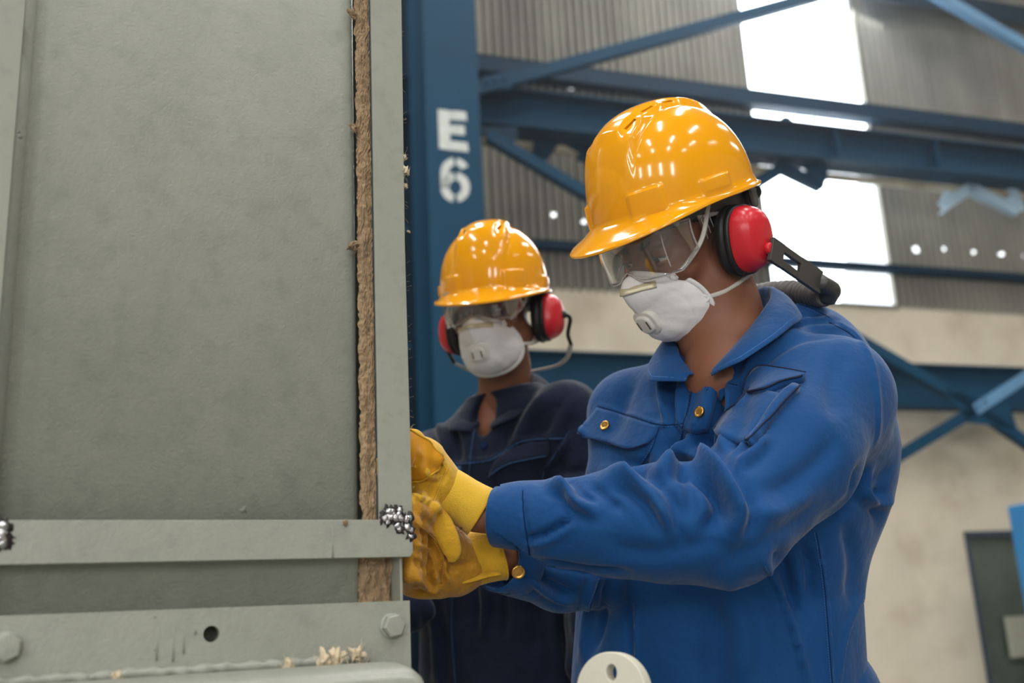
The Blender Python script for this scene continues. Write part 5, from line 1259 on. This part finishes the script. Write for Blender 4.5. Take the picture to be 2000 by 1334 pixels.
# lower glove, crumpled, holding the edge from behind and below
palmB = [(P(915, 1100, 1.275), P(890, 1103, 1.275), .022, .030), (P(890, 1105, 1.275), P(845, 1090, 1.262), .036, .044), (P(845, 1080, 1.255), P(822, 1060, 1.245), .038, .036), (P(850, 1120, 1.25), P(820, 1128, 1.235), .028, .024), (P(880, 1080, 1.27), P(850, 1050, 1.26), .026, .022)]
fB = []
for i, (kx, ky, kd) in enumerate([(812, 1040, 1.235), (805, 1072, 1.230), (803, 1104, 1.225), (806, 1136, 1.225)]):
    k0 = P(kx, ky, kd); z1 = k0[2]; t1 = PFp(.030, -.062-.003*i, z1+.006); t2 = PFp(.012, -.045, z1+.008); t3 = PFp(.009, -.024, z1+.004)
    fB.append(([P(842, ky*.6+436, kd+.02), k0, t1, t2, t3], [.0155, .0165, .0145, .0130, .0115]))
fB.append(([P(855, 1045, 1.25), P(826, 1022, 1.225), PFp(.03, -.045, P(805, 1010, 1.2)[2]), PFp(.015, -.030, P(800, 1004, 1.2)[2])], [.018, .0165, .0145, .012]))
GB = [([(812, 1020), (840, 1040), (862, 1080), (868, 1120)], 8, 4, 'p'), ([(806, 1062), (836, 1075), (852, 1105), (848, 1150)], 7, 4.5, 'p'), ([(806, 1090), (828, 1110), (838, 1140)], 6, 4, 'v'), ([(852, 1050), (872, 1085), (876, 1125)], 5, 4, 'v'), ([(825, 1055), (848, 1085), (858, 1130)], 4.5, 3.5, 'v'), ([(870, 1120), (900, 1105), (930, 1100)], 6, 3, 'v'), ([(815, 1128), (836, 1152), (860, 1150)], 6, 3.5, 'p'), ([(880, 1140), (870, 1110), (885, 1085)], 6, 3, 'p'), ([(795, 1150), (815, 1160), (835, 1160)], 5, 3, 'v')]
gl2, VG2, FG2 = glove('work_glove', w1r, palmB, fB, None, None, M_glove3, 'crumpled ochre work glove on the lower hand', np.array([-.20, 1.06, 1.00]), np.array([.04, 1.38, 1.26]), GB, .0028)
for pl_ in ([(812, 1020), (846, 1050), (866, 1090), (862, 1140)], [(806, 1062), (834, 1078), (850, 1110), (846, 1150)]): seam(bvh(VG2, FG2), gl2, pl_, M_glove3, M_glove, .0009, 'seam', 3)
gauntlet(P(898, 1098, 1.272), P(972, 1080, 1.288), .031, .034, gl2, M_glove, .82, .80, _U, 'yellow cuff of the lower glove', tilt=-.004)
tp = catmull([P(880, 1128, 1.245), P(915, 1128, 1.250), P(950, 1122, 1.255), P(980, 1120, 1.258)], 6); v, f = tube(tp, np.linspace(.012, .002, len(tp)), 12, flat=.3, up=np.tile(_U+_f*-.6, (len(tp), 1))); obj('cuff_tongue', v, f, M_glove, gl2)

# ------------------------------------------------------------------ drawn details of the navy jacket
seam(B2, jk2, [(876, 908), (951, 900), (978, 887), (1014, 864), (1049, 858), (1103, 856)], M_pipe, None, .0011, 'piping')
seam(B2, jk2, [(934, 813), (922, 865), (915, 936)], M_pipe, None, .0008); seam(B2, jk2, [(885, 1141), (882, 1230), (890, 1340)], M_pipe, None, .0008)
seam(B2, jk2, [(1112, 842), (1085, 887), (1063, 920), (1058, 950)], M_pipe, None, .0006)
g = quadgrid([(966, 902), (1000, 878), (1030, 866), (1072, 862)], [(957, 930), (990, 908), (1030, 898), (1070, 890)], [(966, 902), (960, 916), (957, 930)], [(1072, 862), (1072, 878), (1070, 890)], 8, 14)
f2 = drape(B2, g, .005, .002, 'pocket_flap', M_jn, jk2, curl=lambda v, u: .006*v); edge_tube(f2, 8, 14, 'b', .0008, M_pipe, 'flap_edge')
g = quadgrid([(876, 912), (890, 912), (902, 910)], [(872, 945), (886, 948), (900, 946)], [(876, 912), (872, 945)], [(902, 910), (900, 946)], 5, 5); drape(B2, g, .004, .002, 'name_tab', M_pipe, jk2)
v, f = tube([P(953, 906, 2.03), P(968, 901, 2.03)], .0022, 8); obj('zip_pull', v, f, M_brass, jk2)
button(B2, 951, 833, .008, jk2, M_jbd, nm='press_stud'); button(B2, 946, 870, .008, jk2, M_jbd, nm='press_stud')

# thin dusty air in the hall
hz = bpy.data.materials.new('dusty air'); hz.use_nodes = True; nt = hz.node_tree; nt.nodes.clear()
o_ = nt.nodes.new('ShaderNodeOutputMaterial'); v_ = nt.nodes.new('ShaderNodeVolumeScatter'); v_.inputs['Density'].default_value = .0032; v_.inputs['Anisotropy'].default_value = .72; v_.inputs['Color'].default_value = (.95, .98, 1, 1)
nt.links.new(v_.outputs[0], o_.inputs['Volume'])
hv_, hf_ = prism([(-8.9, -12.9, .01), (11.9, -12.9, .01), (11.9, 9.5, .01), (-8.9, 9.5, .01)], (0, 0, 7.65))
ha = obj('dusty_haze', hv_, hf_, hz, None, smooth=False, kind='stuff'); ha['label'] = 'faint dusty haze filling the factory hall'; ha['category'] = 'haze'
SC.cycles.volume_bounces = 0
